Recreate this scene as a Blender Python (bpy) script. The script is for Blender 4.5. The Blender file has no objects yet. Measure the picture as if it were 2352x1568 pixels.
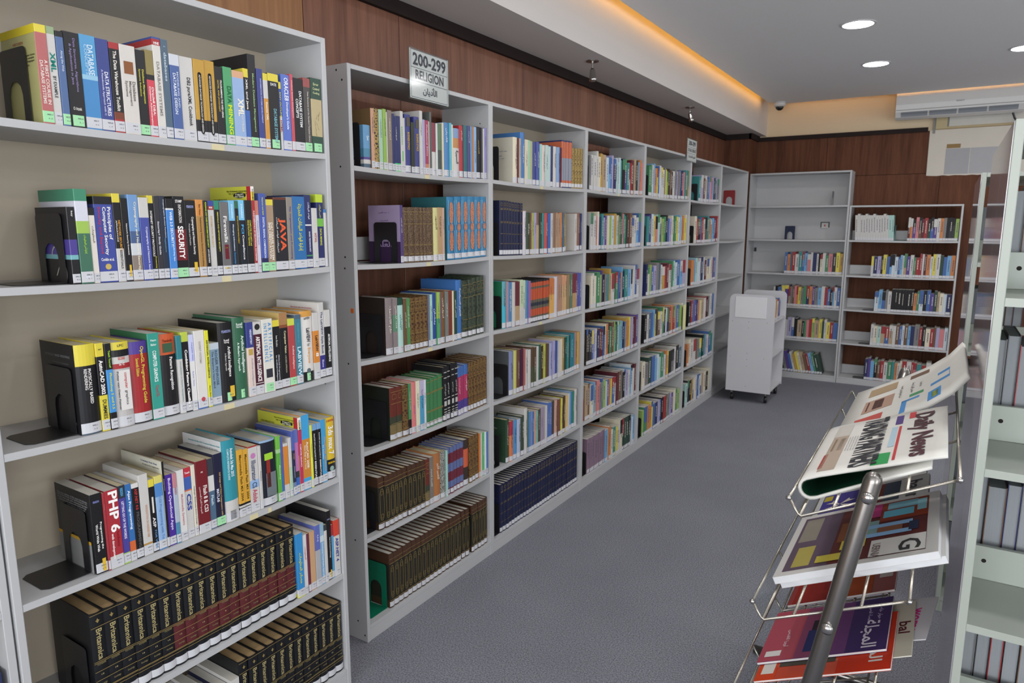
import bpy, bmesh, math, random
from mathutils import Matrix, Vector
random.seed(7)
SC = bpy.context.scene
COL = SC.collection
PI = math.pi

# ------------------------------------------------------------------ camera
FPX, YAW, PITCH, ROLL = 1590.04, 0.5565, -0.1658, 0.001
CAM = Vector((1.9037, 0.0, 1.7176))
cy, sy, cp, sp = math.cos(YAW), math.sin(YAW), math.cos(PITCH), math.sin(PITCH)
fw = Vector((-sy * cp, cy * cp, sp))
rt = Vector((cy, sy, 0.0))
up = rt.cross(fw)
rt2 = rt * math.cos(ROLL) + up * math.sin(ROLL)
up2 = up * math.cos(ROLL) - rt * math.sin(ROLL)
cam_data = bpy.data.cameras.new('camera')
cam_data.sensor_width = 36.0
cam_data.lens = 36.0 * FPX / 2352.0
cam_data.clip_start = 0.05
cam_data.clip_end = 60
cam = bpy.data.objects.new('camera', cam_data)
COL.objects.link(cam)
m = Matrix((rt2, up2, -fw)).transposed().to_4x4()
m.translation = CAM
cam.matrix_world = m
SC.camera = cam
cam_data.dof.use_dof = True
cam_data.dof.focus_distance = 2.2
cam_data.dof.aperture_fstop = 7.1

# ------------------------------------------------------------------ world, exposure
wd = bpy.data.worlds.new('world')
SC.world = wd
wd.use_nodes = True
wd.node_tree.nodes['Background'].inputs[0].default_value = (0.8, 0.9, 1.0, 1)
wd.node_tree.nodes['Background'].inputs[1].default_value = 0.10
SC.view_settings.view_transform = 'Standard'
SC.view_settings.look = 'None'
SC.view_settings.gamma = 1.0
SC.view_settings.use_curve_mapping = False
SC.view_settings.exposure = -0.13
DOWNLIGHT_W = 4.7
COVE_STRENGTH = 14.0
FILL_LIGHT_W = 75.0  # base power of the added fill lights

# added fill lights out of view: one behind the camera, three in the far right wall
def area(name, loc, rot, sx, sz, watts, color):
    l = bpy.data.lights.new(name, 'AREA')
    l.shape = 'RECTANGLE'; l.size = sx; l.size_y = sz; l.energy = watts; l.color = color
    o = bpy.data.objects.new(name, l)
    COL.objects.link(o); o.location = loc; o.rotation_euler = rot
    return o
area('window_daylight', (1.75, -3.98, 1.7), (PI / 2 + 0.2, 0, 0), 4.0, 1.7, FILL_LIGHT_W * 3.2, (0.92, 0.96, 1.0))
for wy, wk in ((-1.5, 1.9), (2.5, 0.5), (6.2, 0.66)):
    area('window_daylight', (5.98, wy, 1.7), (PI / 2 + 0.45, 0, PI / 2), 2.6, 1.7, FILL_LIGHT_W * wk, (0.92, 0.96, 1.0))

# ------------------------------------------------------------------ helpers
def lin(c):
    c = c / 255.0
    return c / 12.92 if c <= 0.04045 else ((c + 0.055) / 1.055) ** 2.4
def rgb(h):
    h = h.lstrip('#')
    return tuple(lin(int(h[i:i + 2], 16)) for i in (0, 2, 4)) + (1.0,)
PAL = {'K': '#1e1d20', 'W': '#c6c3be', 'C': '#d8cdb0', 'R': '#b02a2e', 'P': '#d87478', 'O': '#d67836', 'Y': '#dcc832',
       'L': '#8cb446', 'G': '#3c8a58', 'D': '#2c4a3c', 'T': '#2a8c8c', 'A': '#9ccdc0', 'B': '#3c66b4', 'N': '#2a3268',
       'S': '#62a6dc', 'U': '#5a409a', 'V': '#a49cc8', 'M': '#6c2430', 'Z': '#74503a', 'E': '#b4946c', 'H': '#7c7a7a',
       'J': '#403428', 'I': '#c0902e', 'F': '#4c6478', 'Q': '#becdd8', 'X': '#35353c', 'v': '#8e6c84'}
WORD = {'K': 'black', 'W': 'white', 'C': 'cream', 'R': 'red', 'P': 'pink', 'O': 'orange', 'Y': 'yellow', 'L': 'lime green',
        'G': 'green', 'D': 'dark green', 'T': 'teal', 'A': 'mint green', 'B': 'blue', 'N': 'navy', 'S': 'sky blue',
        'U': 'purple', 'V': 'lavender', 'M': 'maroon', 'Z': 'brown', 'E': 'tan', 'H': 'grey', 'J': 'dark brown',
        'I': 'gold', 'F': 'slate blue', 'Q': 'pale blue', 'X': 'charcoal', 'v': 'mauve'}
def col_hex(code):
    return code if code.startswith('#') else PAL[code]
def col_word(code):
    if not code.startswith('#'):
        return WORD[code]
    v = [int(code[i:i + 2], 16) for i in (1, 3, 5)]
    best = min(PAL, key=lambda k: sum((a - int(PAL[k][1 + 2 * i:3 + 2 * i], 16)) ** 2 for i, a in enumerate(v)))
    return WORD[best]

_M = {}
def node_mat(name):
    mt = bpy.data.materials.new(name)
    mt.use_nodes = True
    nt = mt.node_tree
    return mt, nt, nt.nodes['Principled BSDF']
def plain(hexcol, rough=0.45, metal=0.0, name='paint', var=0.06, scale=18.0, spec=0.5):
    key = (hexcol, rough, metal, name)
    if key in _M:
        return _M[key]
    mt, nt, b = node_mat(name)
    c = rgb(col_hex(hexcol))
    tc = nt.nodes.new('ShaderNodeTexCoord')
    no = nt.nodes.new('ShaderNodeTexNoise'); no.inputs['Scale'].default_value = scale; no.inputs['Detail'].default_value = 3
    mx = nt.nodes.new('ShaderNodeMix'); mx.data_type = 'RGBA'
    mx.inputs[6].default_value = tuple(x * (1 - var) for x in c[:3]) + (1,)
    mx.inputs[7].default_value = tuple(min(1, x * (1 + var)) for x in c[:3]) + (1,)
    nt.links.new(tc.outputs['Object'], no.inputs['Vector'])
    nt.links.new(no.outputs['Fac'], mx.inputs[0])
    nt.links.new(mx.outputs[2], b.inputs['Base Color'])
    b.inputs['Roughness'].default_value = rough
    b.inputs['Metallic'].default_value = metal
    b.inputs['Specular IOR Level'].default_value = spec
    _M[key] = mt
    return mt
def mute(h, k=0.14):
    v = [int(h[i:i + 2], 16) for i in (1, 3, 5)]; l = 0.3 * v[0] + 0.59 * v[1] + 0.11 * v[2]
    return '#' + ''.join('%02x' % round(a + (l - a) * k) for a in v)
def cover_mat(code):
    return plain(mute(col_hex(code)), 0.38, 0.0, 'book_cover', 0.05, 30.0, 0.4)
def ink(code):
    return plain(col_hex(code), 0.6, 0.0, 'printing_ink', 0.02, 40.0, 0.2)
def ornate(a, b_, scale):
    key = ('ornate', a, b_, scale)
    if key in _M:
        return _M[key]
    mt, nt, b = node_mat('ornate_binding')
    tc = nt.nodes.new('ShaderNodeTexCoord')
    vo = nt.nodes.new('ShaderNodeTexVoronoi'); vo.inputs['Scale'].default_value = scale; vo.feature = 'DISTANCE_TO_EDGE'
    rp = nt.nodes.new('ShaderNodeValToRGB')
    rp.color_ramp.elements[0].position = 0.08; rp.color_ramp.elements[0].color = rgb(b_)
    rp.color_ramp.elements[1].position = 0.22; rp.color_ramp.elements[1].color = rgb(a)
    nt.links.new(tc.outputs['Object'], vo.inputs['Vector'])
    nt.links.new(vo.outputs['Distance'], rp.inputs[0])
    nt.links.new(rp.outputs[0], b.inputs['Base Color'])
    b.inputs['Roughness'].default_value = 0.45
    _M[key] = mt
    return mt
def pages_mat(hexcol):
    key = ('pages', hexcol)
    if key in _M:
        return _M[key]
    mt, nt, b = node_mat('page_edges')
    tc = nt.nodes.new('ShaderNodeTexCoord')
    mp = nt.nodes.new('ShaderNodeMapping'); mp.inputs['Scale'].default_value = (900, 4, 4)
    no = nt.nodes.new('ShaderNodeTexNoise'); no.inputs['Scale'].default_value = 1.0; no.inputs['Detail'].default_value = 2
    mx = nt.nodes.new('ShaderNodeMix'); mx.data_type = 'RGBA'
    c = rgb(hexcol)
    mx.inputs[6].default_value = tuple(x * 0.78 for x in c[:3]) + (1,)
    mx.inputs[7].default_value = c
    nt.links.new(tc.outputs['Object'], mp.inputs['Vector']); nt.links.new(mp.outputs[0], no.inputs['Vector'])
    nt.links.new(no.outputs['Fac'], mx.inputs[0]); nt.links.new(mx.outputs[2], b.inputs['Base Color'])
    b.inputs['Roughness'].default_value = 0.8
    _M[key] = mt
    return mt
def wood_mat(name, dark, light, sx=9.0, rough=0.45, spec=0.4):
    mt, nt, b = node_mat(name)
    tc = nt.nodes.new('ShaderNodeTexCoord')
    mp = nt.nodes.new('ShaderNodeMapping'); mp.inputs['Scale'].default_value = (sx, sx, 0.55)
    oi = nt.nodes.new('ShaderNodeObjectInfo')
    ad = nt.nodes.new('ShaderNodeVectorMath'); ad.operation = 'ADD'
    no = nt.nodes.new('ShaderNodeTexNoise'); no.inputs['Scale'].default_value = 1.4; no.inputs['Detail'].default_value = 6; no.inputs['Distortion'].default_value = 0.8
    n2 = nt.nodes.new('ShaderNodeTexNoise'); n2.inputs['Scale'].default_value = 9.0; n2.inputs['Detail'].default_value = 4
    mul = nt.nodes.new('ShaderNodeMath'); mul.operation = 'MULTIPLY'; mul.inputs[1].default_value = 40.0
    av = nt.nodes.new('ShaderNodeMix'); av.data_type = 'FLOAT'; av.inputs[0].default_value = 0.35
    rp = nt.nodes.new('ShaderNodeValToRGB')
    rp.color_ramp.elements[0].position = 0.3; rp.color_ramp.elements[0].color = rgb(dark)
    rp.color_ramp.elements[1].position = 0.7; rp.color_ramp.elements[1].color = rgb(light)
    nt.links.new(tc.outputs['Object'], ad.inputs[0]); nt.links.new(oi.outputs['Random'], mul.inputs[0]); nt.links.new(mul.outputs[0], ad.inputs[1])
    nt.links.new(ad.outputs[0], mp.inputs['Vector'])
    nt.links.new(mp.outputs[0], no.inputs['Vector']); nt.links.new(mp.outputs[0], n2.inputs['Vector'])
    nt.links.new(no.outputs['Fac'], av.inputs[2]); nt.links.new(n2.outputs['Fac'], av.inputs[3])
    nt.links.new(av.outputs[0], rp.inputs[0]); nt.links.new(rp.outputs[0], b.inputs['Base Color'])
    b.inputs['Roughness'].default_value = rough; b.inputs['Specular IOR Level'].default_value = spec
    return mt
def carpet_mat():
    mt, nt, b = node_mat('carpet')
    tc = nt.nodes.new('ShaderNodeTexCoord')
    n1 = nt.nodes.new('ShaderNodeTexNoise'); n1.inputs['Scale'].default_value = 170; n1.inputs['Detail'].default_value = 4
    n2 = nt.nodes.new('ShaderNodeTexNoise'); n2.inputs['Scale'].default_value = 2.2; n2.inputs['Detail'].default_value = 3
    rp = nt.nodes.new('ShaderNodeValToRGB')
    rp.color_ramp.elements[0].position = 0.30; rp.color_ramp.elements[0].color = rgb('#5c5c63')
    rp.color_ramp.elements[1].position = 0.72; rp.color_ramp.elements[1].color = rgb('#989aa3')
    mx = nt.nodes.new('ShaderNodeMix'); mx.data_type = 'RGBA'; mx.blend_type = 'MULTIPLY'; mx.inputs[0].default_value = 0.35
    r2 = nt.nodes.new('ShaderNodeValToRGB')
    r2.color_ramp.elements[0].position = 0.3; r2.color_ramp.elements[0].color = (0.7, 0.7, 0.72, 1)
    r2.color_ramp.elements[1].position = 0.7; r2.color_ramp.elements[1].color = (1, 1, 1, 1)
    bu = nt.nodes.new('ShaderNodeBump'); bu.inputs['Strength'].default_value = 0.6; bu.inputs['Distance'].default_value = 0.004
    for n in (n1, n2):
        nt.links.new(tc.outputs['Object'], n.inputs['Vector'])
    nt.links.new(n1.outputs['Fac'], rp.inputs[0]); nt.links.new(n2.outputs['Fac'], r2.inputs[0])
    nt.links.new(rp.outputs[0], mx.inputs[6]); nt.links.new(r2.outputs[0], mx.inputs[7])
    nt.links.new(mx.outputs[2], b.inputs['Base Color'])
    nt.links.new(n1.outputs['Fac'], bu.inputs['Height']); nt.links.new(bu.outputs[0], b.inputs['Normal'])
    b.inputs['Roughness'].default_value = 0.95; b.inputs['Specular IOR Level'].default_value = 0.1
    return mt
def emit_mat(hexcol, strength, name):
    mt = bpy.data.materials.new(name); mt.use_nodes = True
    b = mt.node_tree.nodes['Principled BSDF']
    b.inputs['Base Color'].default_value = (1, 1, 1, 1)
    b.inputs['Emission Color'].default_value = rgb(hexcol); b.inputs['Emission Strength'].default_value = strength
    return mt
def clear_mat():
    mt = bpy.data.materials.new('clear_acrylic'); mt.use_nodes = True
    nt = mt.node_tree; nt.nodes.clear()
    out = nt.nodes.new('ShaderNodeOutputMaterial'); mix = nt.nodes.new('ShaderNodeMixShader')
    tr = nt.nodes.new('ShaderNodeBsdfTransparent'); tr.inputs[0].default_value = (0.95, 0.97, 0.97, 1)
    gl = nt.nodes.new('ShaderNodeBsdfGlossy'); gl.inputs['Roughness'].default_value = 0.1
    mix.inputs[0].default_value = 0.025
    nt.links.new(tr.outputs[0], mix.inputs[1]); nt.links.new(gl.outputs[0], mix.inputs[2]); nt.links.new(mix.outputs[0], out.inputs[0])
    return mt

LAM = plain('#b4b4b5', 0.38, 0.0, 'grey_white_laminate', 0.02, 6.0)
LAM_CREAM = plain('#bcb09d', 0.5, 0.0, 'back_board', 0.03, 5.0)
LAM_GREEN = plain('#a0a69d', 0.4, 0.0, 'pale_laminate', 0.02, 6.0)
GLOSS_END = plain('#a39ea6', 0.07, 0.0, 'glossy_end_laminate', 0.05, 4.0, 0.9)
WOOD = wood_mat('walnut_veneer', '#5a382b', '#8b5d48')
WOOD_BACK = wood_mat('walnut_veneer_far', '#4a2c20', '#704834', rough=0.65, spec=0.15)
WOOD_LIGHT = wood_mat('oak_veneer', '#7d5434', '#a4744a')
TRIM = plain('#2a2220', 0.7, 0.0, 'dark_trim_paint', 0.1, 8.0, 0.15)
PAINT = plain('#d4cfcb', 0.7, 0.0, 'wall_paint', 0.015, 3.0)
CREAM_PAINT = plain('#dac6a6', 0.7, 0.0, 'cream_wall_paint', 0.02, 3.0)
CEIL = plain('#e6e6e6', 0.8, 0.0, 'ceiling_paint', 0.01, 3.0)
BLACKM = plain('#17171a', 0.35, 0.0, 'black_enamel', 0.04, 20.0)
CHROME = plain('#b9b7b4', 0.18, 1.0, 'chrome', 0.02, 10.0)
STEEL = plain('#8c8884', 0.3, 1.0, 'brushed_steel', 0.05, 10.0)
HOLE = plain('#1a1512', 0.9, 0.0, 'dark_hole', 0.1, 30.0)
PAPER = plain('#cbc9c6', 0.65, 0.0, 'white_paper', 0.02, 20.0)
LABELW = plain('#c6c6ca', 0.5, 0.0, 'label_paper', 0.01, 20.0)
LABELG = plain('#9ed8a4', 0.5, 0.0, 'green_label_paper', 0.01, 20.0)
TAPE = plain('#cfc49c', 0.5, 0.0, 'masking_tape', 0.1, 60.0)
CLEAR = clear_mat()
PAGES_W = pages_mat('#c9c5ba'); PAGES_C = pages_mat('#cdbf9c'); PAGES_B = pages_mat('#a88c62')
CARPET = carpet_mat()

def mesh_obj(name, verts, faces, mats, parent=None, midx=None, smooth=False):
    me = bpy.data.meshes.new(name)
    me.from_pydata(verts, [], faces)
    for mt in (mats if isinstance(mats, (list, tuple)) else [mats]):
        me.materials.append(mt)
    if midx:
        me.polygons.foreach_set('material_index', midx)
    if smooth:
        me.polygons.foreach_set('use_smooth', [True] * len(me.polygons))
    o = bpy.data.objects.new(name, me)
    COL.objects.link(o)
    if parent is not None:
        o.parent = parent
    return o
class MB:
    """collects vertices and faces of one mesh"""
    def __init__(s):
        s.v = []; s.f = []; s.m = []
    def add(s, vs, fs, mi=0):
        n = len(s.v); s.v += [tuple(x) for x in vs]; s.f += [tuple(i + n for i in f) for f in fs]; s.m += [mi] * len(fs)
    def box(s, x0, x1, y0, y1, z0, z1, mi=0):
        s.add([(x0, y0, z0), (x1, y0, z0), (x1, y1, z0), (x0, y1, z0), (x0, y0, z1), (x1, y0, z1), (x1, y1, z1), (x0, y1, z1)],
              [(0, 3, 2, 1), (4, 5, 6, 7), (0, 1, 5, 4), (1, 2, 6, 5), (2, 3, 7, 6), (3, 0, 4, 7)], mi)
    def bbox(s, x0, x1, y0, y1, z0, z1, b=0.0015, mi=0):
        """box with its long edges chamfered (all twelve edges)"""
        bm = bmesh.new(); bmesh.ops.create_cube(bm, size=1.0)
        for v in bm.verts:
            v.co = Vector(((x0 + x1) / 2 + v.co.x * (x1 - x0), (y0 + y1) / 2 + v.co.y * (y1 - y0), (z0 + z1) / 2 + v.co.z * (z1 - z0)))
        bmesh.ops.bevel(bm, geom=bm.edges[:], offset=b, segments=1, affect='EDGES')
        bm.verts.index_update()
        s.add([v.co for v in bm.verts], [[v.index for v in f.verts] for f in bm.faces], mi); bm.free()
    def tube(s, pts, r, n=8, cap=True, mi=0):
        pts = [Vector(p) for p in pts]; vs = []; fs = []
        prev = None
        for i, p in enumerate(pts):
            d = (pts[min(i + 1, len(pts) - 1)] - pts[max(i - 1, 0)]).normalized()
            if prev is None:
                a = d.orthogonal().normalized()
            else:
                a = (prev - d * prev.dot(d)).normalized()
            prev = a; b = d.cross(a)
            rr = r[i] if isinstance(r, (list, tuple)) else r
            for k in range(n):
                t = 2 * PI * k / n
                vs.append(p + (a * math.cos(t) + b * math.sin(t)) * rr)
        for i in range(len(pts) - 1):
            for k in range(n):
                k2 = (k + 1) % n
                fs.append((i * n + k, i * n + k2, (i + 1) * n + k2, (i + 1) * n + k))
        if cap:
            fs.append(tuple(reversed(range(n)))); fs.append(tuple(range((len(pts) - 1) * n, len(pts) * n)))
        s.add(vs, fs, mi)
    def prism(s, poly, axis, a0, a1, mi=0):
        """polygon in the two other axes, extruded along axis"""
        def P(p, a):
            return {'x': (a, p[0], p[1]), 'y': (p[0], a, p[1]), 'z': (p[0], p[1], a)}[axis]
        n = len(poly)
        s.add([P(p, a0) for p in poly] + [P(p, a1) for p in poly],
              [tuple(range(n)), tuple(reversed(range(n, 2 * n)))] + [(i, (i + 1) % n + 0, (i + 1) % n + n, i + n)[::-1] for i in range(n)], mi)
    def build(s, name, mats, parent=None, smooth=False):
        o = mesh_obj(name, s.v, s.f, mats, parent, s.m if isinstance(mats, (list, tuple)) else None, smooth)
        bm = bmesh.new(); bm.from_mesh(o.data); bmesh.ops.recalc_face_normals(bm, faces=bm.faces[:]); bm.to_mesh(o.data); bm.free()
        return o
def tag(o, label, cat, group=None):
    o['label'] = label; o['category'] = cat
    if group:
        o['group'] = group
    return o
def struct(o):
    o['kind'] = 'structure'; return o
def empty(name, mat, label=None, cat=None, group=None):
    o = bpy.data.objects.new(name, None); o.empty_display_size = 0.05
    COL.objects.link(o); o.matrix_world = mat
    if label:
        tag(o, label, cat, group)
    return o
ORD = ['', 'first', 'second', 'third', 'fourth', 'fifth', 'sixth', 'seventh', 'eighth', 'ninth', 'tenth', 'eleventh', 'twelfth', 'thirteenth',
       'fourteenth', 'fifteenth', 'sixteenth', 'seventeenth', 'eighteenth', 'nineteenth', 'twentieth']
for tens in ('twenty', 'thirty', 'forty'):
    for k in range(1, 10):
        ORD.append(tens + '-' + ORD[k])
    ORD.append({'twenty': 'thirtieth', 'thirty': 'fortieth', 'forty': 'fiftieth'}[tens])

# ------------------------------------------------------------------ lettering
AR = {}
def _ar():
    base = 0xFE80
    forms = [('ء', 1), ('آ', 2), ('أ', 2), ('ؤ', 2), ('إ', 2), ('ئ', 4), ('ا', 2), ('ب', 4), ('ة', 2), ('ت', 4), ('ث', 4), ('ج', 4), ('ح', 4),
             ('خ', 4), ('د', 2), ('ذ', 2), ('ر', 2), ('ز', 2), ('س', 4), ('ش', 4), ('ص', 4), ('ض', 4), ('ط', 4), ('ظ', 4), ('ع', 4), ('غ', 4),
             ('ف', 4), ('ق', 4), ('ك', 4), ('ل', 4), ('م', 4), ('ن', 4), ('ه', 4), ('و', 2), ('ى', 2), ('ي', 4)]
    c = base
    for ch, n in forms:
        AR[ch] = [chr(c + i) for i in range(n)]; c += n
_ar()
def shape_arabic(s):
    """joined letter forms in the order they are drawn, left to right"""
    out = []
    for word in s.split(' '):
        res = []; i = 0
        dual = lambda ch: len(AR.get(ch, ())) == 4
        prev_join = False
        while i < len(word):
            ch = word[i]
            f = AR.get(ch)
            if not f:
                res.append(ch); prev_join = False; i += 1; continue
            nxt = i + 1 < len(word) and word[i + 1] in AR and word[i + 1] != 'ء'
            if len(f) == 1:
                res.append(f[0]); prev_join = False
            elif len(f) == 2:
                res.append(f[1 if prev_join else 0]); prev_join = False
            else:
                k = (3 if prev_join else 2) if nxt else (1 if prev_join else 0)
                res.append(f[k]); prev_join = nxt
            i += 1
        out.append(''.join(reversed(res)))
    return ' '.join(reversed(out))
_T = {}
_pending = []
def text_later(string, cb):
    """cb(mesh, x0, x1, y0, y1) once the letters have been turned into a mesh"""
    _pending.append((string, cb))
def flush_text():
    objs = {}
    for s, _ in _pending:
        if s in _T or s in objs:
            continue
        cu = bpy.data.curves.new('lettering', 'FONT')
        bold = s.startswith('BB:'); t = s[3:] if bold else s
        cu.body = shape_arabic(t[3:]) if t.startswith('AR:') else t
        cu.resolution_u = 2; cu.offset = 0.03 if bold else 0.018
        o = bpy.data.objects.new('lettering', cu); COL.objects.link(o); objs[s] = o
    if objs:
        dg = bpy.context.evaluated_depsgraph_get()
        for s, o in objs.items():
            me = bpy.data.meshes.new_from_object(o.evaluated_get(dg))
            if len(me.vertices):
                xs = [v.co.x for v in me.vertices]; ys = [v.co.y for v in me.vertices]
                _T[s] = (me, min(xs), max(xs), min(ys), max(ys))
            else:
                _T[s] = None
        for o in objs.values():
            cu = o.data; bpy.data.objects.remove(o); bpy.data.curves.remove(cu)
    for s, cb in _pending:
        if _T.get(s):
            cb(*_T[s])
    _pending.clear()
_TM = {}
def put_text(string, code, parent, origin, xdir, ydir, length, height, align='c', name='lettering', max_stretch=1.5):
    """letters fitted into a length x height field centred on origin; xdir is the reading direction"""
    def cb(me, x0, x1, y0, y1):
        key = (string, code)
        if key not in _TM:
            m2 = me.copy(); m2.name = name; m2.materials.clear(); m2.materials.append(ink(code)); _TM[key] = m2
        o = bpy.data.objects.new(name, _TM[key]); COL.objects.link(o)
        sx = length / (x1 - x0); sy_ = height / max(y1 - y0, 0.72)
        sx = min(sx, sy_ * max_stretch)
        X = Vector(xdir) * sx; Y = Vector(ydir) * sy_; Z = Vector(xdir).cross(Vector(ydir)) * 0.001
        org = Vector(origin)
        if align == 'c':
            org = org - X * ((x0 + x1) / 2) - Y * ((y0 + y1) / 2)
        else:
            org = org - Vector(xdir) * (length / 2) - X * x0 - Y * ((y0 + y1) / 2)
        mt = Matrix((X, Y, Z)).transposed().to_4x4(); mt.translation = org
        o.parent = parent; o.matrix_local = mt
    text_later(string, cb)

# ------------------------------------------------------------------ the room
XL, YB, ZT, ZS, ZC = -0.36, 8.6, 2.68, 2.74, 3.05      # left wall, end wall, trim, soffit, ceiling
def sbox(name, x0, x1, y0, y1, z0, z1, mat, parent=None):
    b = MB(); b.box(x0, x1, y0, y1, z0, z1)
    o = b.build(name, mat, parent)
    return struct(o) if parent is None else o
sbox('floor', -0.6, 6.2, -4.2, 8.9, -0.1, 0.0, CARPET)
wl = sbox('wall_left', -0.6, XL - 0.012, -4.2, 8.27, 0, 3.4, PAINT)
wb = sbox('wall_back', -0.6, 6.2, YB + 0.012, 8.9, 0, 3.4, CREAM_PAINT)
wr = MB()
wr.box(6.0, 6.2, -4.2, 8.9, 0, 0.8); wr.box(6.0, 6.2, -4.2, 8.9, 2.6, 3.4)
for a, c in ((-4.2, -2.85), (-0.15, 1.15), (3.85, 4.85), (7.55, 8.9)):
    wr.box(6.0, 6.2, a, c, 0.8, 2.6)
struct(wr.build('wall_right', PAINT))
for q, wy in enumerate((-1.5, 2.5, 6.2)):
    b = MB()
    for a, c in ((-1.35, -1.29), (1.29, 1.35), (-0.03, 0.03)):
        b.box(6.05, 6.15, wy + a, wy + c, 0.8, 2.6)
    b.box(6.05, 6.15, wy - 1.35, wy + 1.35, 0.8, 0.86); b.box(6.05, 6.15, wy - 1.35, wy + 1.35, 2.54, 2.6)
    struct(b.build('window_%d' % (q + 2), LAM))  # made-up frame out of view, set round a right-hand fill light
wf = MB()
wf.box(-0.6, -0.3, -4.2, -4.0, 0, 3.4); wf.box(3.8, 6.2, -4.2, -4.0, 0, 3.4); wf.box(-0.3, 3.8, -4.2, -4.0, 0, 0.8); wf.box(-0.3, 3.8, -4.2, -4.0, 2.6, 3.4)
struct(wf.build('wall_front', PAINT))
b = MB()
b.box(-0.3, -0.24, -4.15, -4.05, 0.8, 2.6); b.box(3.74, 3.8, -4.15, -4.05, 0.8, 2.6); b.box(1.72, 1.78, -4.15, -4.05, 0.8, 2.6); b.box(-0.3, 3.8, -4.15, -4.05, 0.8, 0.86); b.box(-0.3, 3.8, -4.15, -4.05, 2.54, 2.6)
struct(b.build('window_1', LAM))  # made-up frame for the fill light behind the camera
# veneer panels of the left wall, each with its own edges
seams = [-4.0, -2.7, -1.4, -0.2, 0.9, 1.55, 2.058, 2.637, 3.761, 4.912, 6.06, 7.2, 8.27]
for i in range(len(seams) - 1):
    b = MB(); b.bbox(XL - 0.012, XL, seams[i] + 0.002, seams[i + 1] - 0.002, 0.0, ZT + 0.01, 0.002)
    b.build('veneer_panel', WOOD_LIGHT if seams[i + 1] <= 2.06 else WOOD, wl)
# end wall: pilaster, veneer panels in two courses, the torn-out patch
pil = sbox('pilaster', -0.6, -0.085, 8.262, YB + 0.012, 0, 3.3, PAINT); struct(pil)
b = MB(); b.bbox(XL, -0.085, 8.25, 8.262, 0, ZT + 0.01, 0.002); b.build('veneer_panel', WOOD_BACK, pil)
b = MB(); b.bbox(-0.085, -0.073, 8.25, YB, 0, ZT + 0.01, 0.002); b.build('veneer_panel', WOOD_BACK, pil)
for z0, z1, xs in ((0.0, 2.258, [-0.073, 0.68, 1.783, 2.9, 4.0, 5.2, 6.0]), (2.262, ZT + 0.01, [-0.073, 0.68, 1.655])):
    for i in range(len(xs) - 1):
        b = MB(); b.bbox(xs[i] + 0.0015, xs[i + 1] - 0.0015, YB, YB + 0.012, z0, z1, 0.0015); b.build('veneer_panel', WOOD_BACK, wb)
for i in range(4):
    x0 = (1.655, 2.9, 4.0, 5.2)[i]; x1 = (2.9, 4.0, 5.2, 6.0)[i]
    if i:
        b = MB(); b.bbox(x0 + 0.0015, x1 - 0.0015, YB, YB + 0.012, 2.262, ZT, 0.0015); b.build('veneer_panel', WOOD_BACK, wb)
b = MB(); b.box(-0.073, 6.0, YB + 0.009, YB + 0.0125, 0, ZT + 0.005); b.build('panel_backing', TRIM, wb)
def patch(name, x0, x1, z0, z1, hexc, y=YB, parent=None, t=0.004):
    b = MB(); b.bbox(x0, x1, y - t, y + 0.014, z0, z1, 0.001); return b.build(name, plain(hexc, 0.7, 0, 'plaster', 0.05, 14.0), parent or wb)
# bare plaster where the panelling was cut away (torn lower edge)
b = MB()
tear = [(1.656, 2.236)] + [(1.656 + 0.05 * i, 2.234 + random.uniform(-0.006, 0.006)) for i in range(1, 25)] + [(2.9, 2.236), (2.9, 2.70), (1.652, 2.692)]
b.prism(tear, 'y', YB - 0.004, YB + 0.014)
b.build('plaster_patch', plain('#cfc8bc', 0.75, 0, 'bare_plaster', 0.05, 6.0), wb)
patch('grey_filler', 1.812, 2.02, 2.245, 2.50, '#a3a3a6', t=0.006); patch('grey_filler', 2.025, 2.4, 2.245, 2.50, '#aaaaad', t=0.0055)
patch('brown_tape', 1.815, 1.935, 2.505, 2.545, '#8f7244', t=0.007)
patch('rusty_box', 1.70, 1.80, 2.70, 2.82, '#b9aa84', t=0.02); patch('rust_strip', 1.80, 2.5, 2.70, 2.722, '#b5a27e', t=0.012)
patch('grey_joint', 1.678, 1.70, 2.66, 2.83, '#8b8a84', t=0.012); patch('grey_joint', 1.80, 1.815, 2.72, 2.84, '#7c7c78', t=0.012); patch('white_board', 1.815, 2.6, 2.722, 2.84, '#c9c6be', t=0.008)
# trims
sbox('trim_1', XL, XL + 0.025, -4.0, 8.25, ZT, ZS, TRIM)
b = MB(); b.box(XL, -0.06, 8.225, 8.25, ZT, ZS); b.box(-0.085, -0.05, 8.225, 8.6, ZT, ZS); struct(b.build('trim_2', TRIM))
sbox('trim_3', -0.05, 1.635, YB - 0.025, YB, ZT, ZS - 0.015, TRIM)
# soffit along the left wall, dropped ceiling and the slab above the cove
XS = 0.02
sbox('soffit', -0.6, XS, -4.2, 8.26, ZS, 3.4, PAINT)
sbox('soffit_end', -0.085, XS, 8.26, YB + 0.012, ZS, 3.4, PAINT)
XE, YE = 0.11, 8.37
b = MB(); b.prism([(XE, -4.2), (6.1, -4.2), (6.1, YE), (0.24, YE), (XE, YE - 0.17)], 'z', ZC, ZC + 0.012)
ceil = struct(b.build('ceiling', CEIL))
sbox('ceiling_slab', -0.6, 6.2, -4.2, 8.9, 3.4, 3.5, PAINT)
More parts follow.
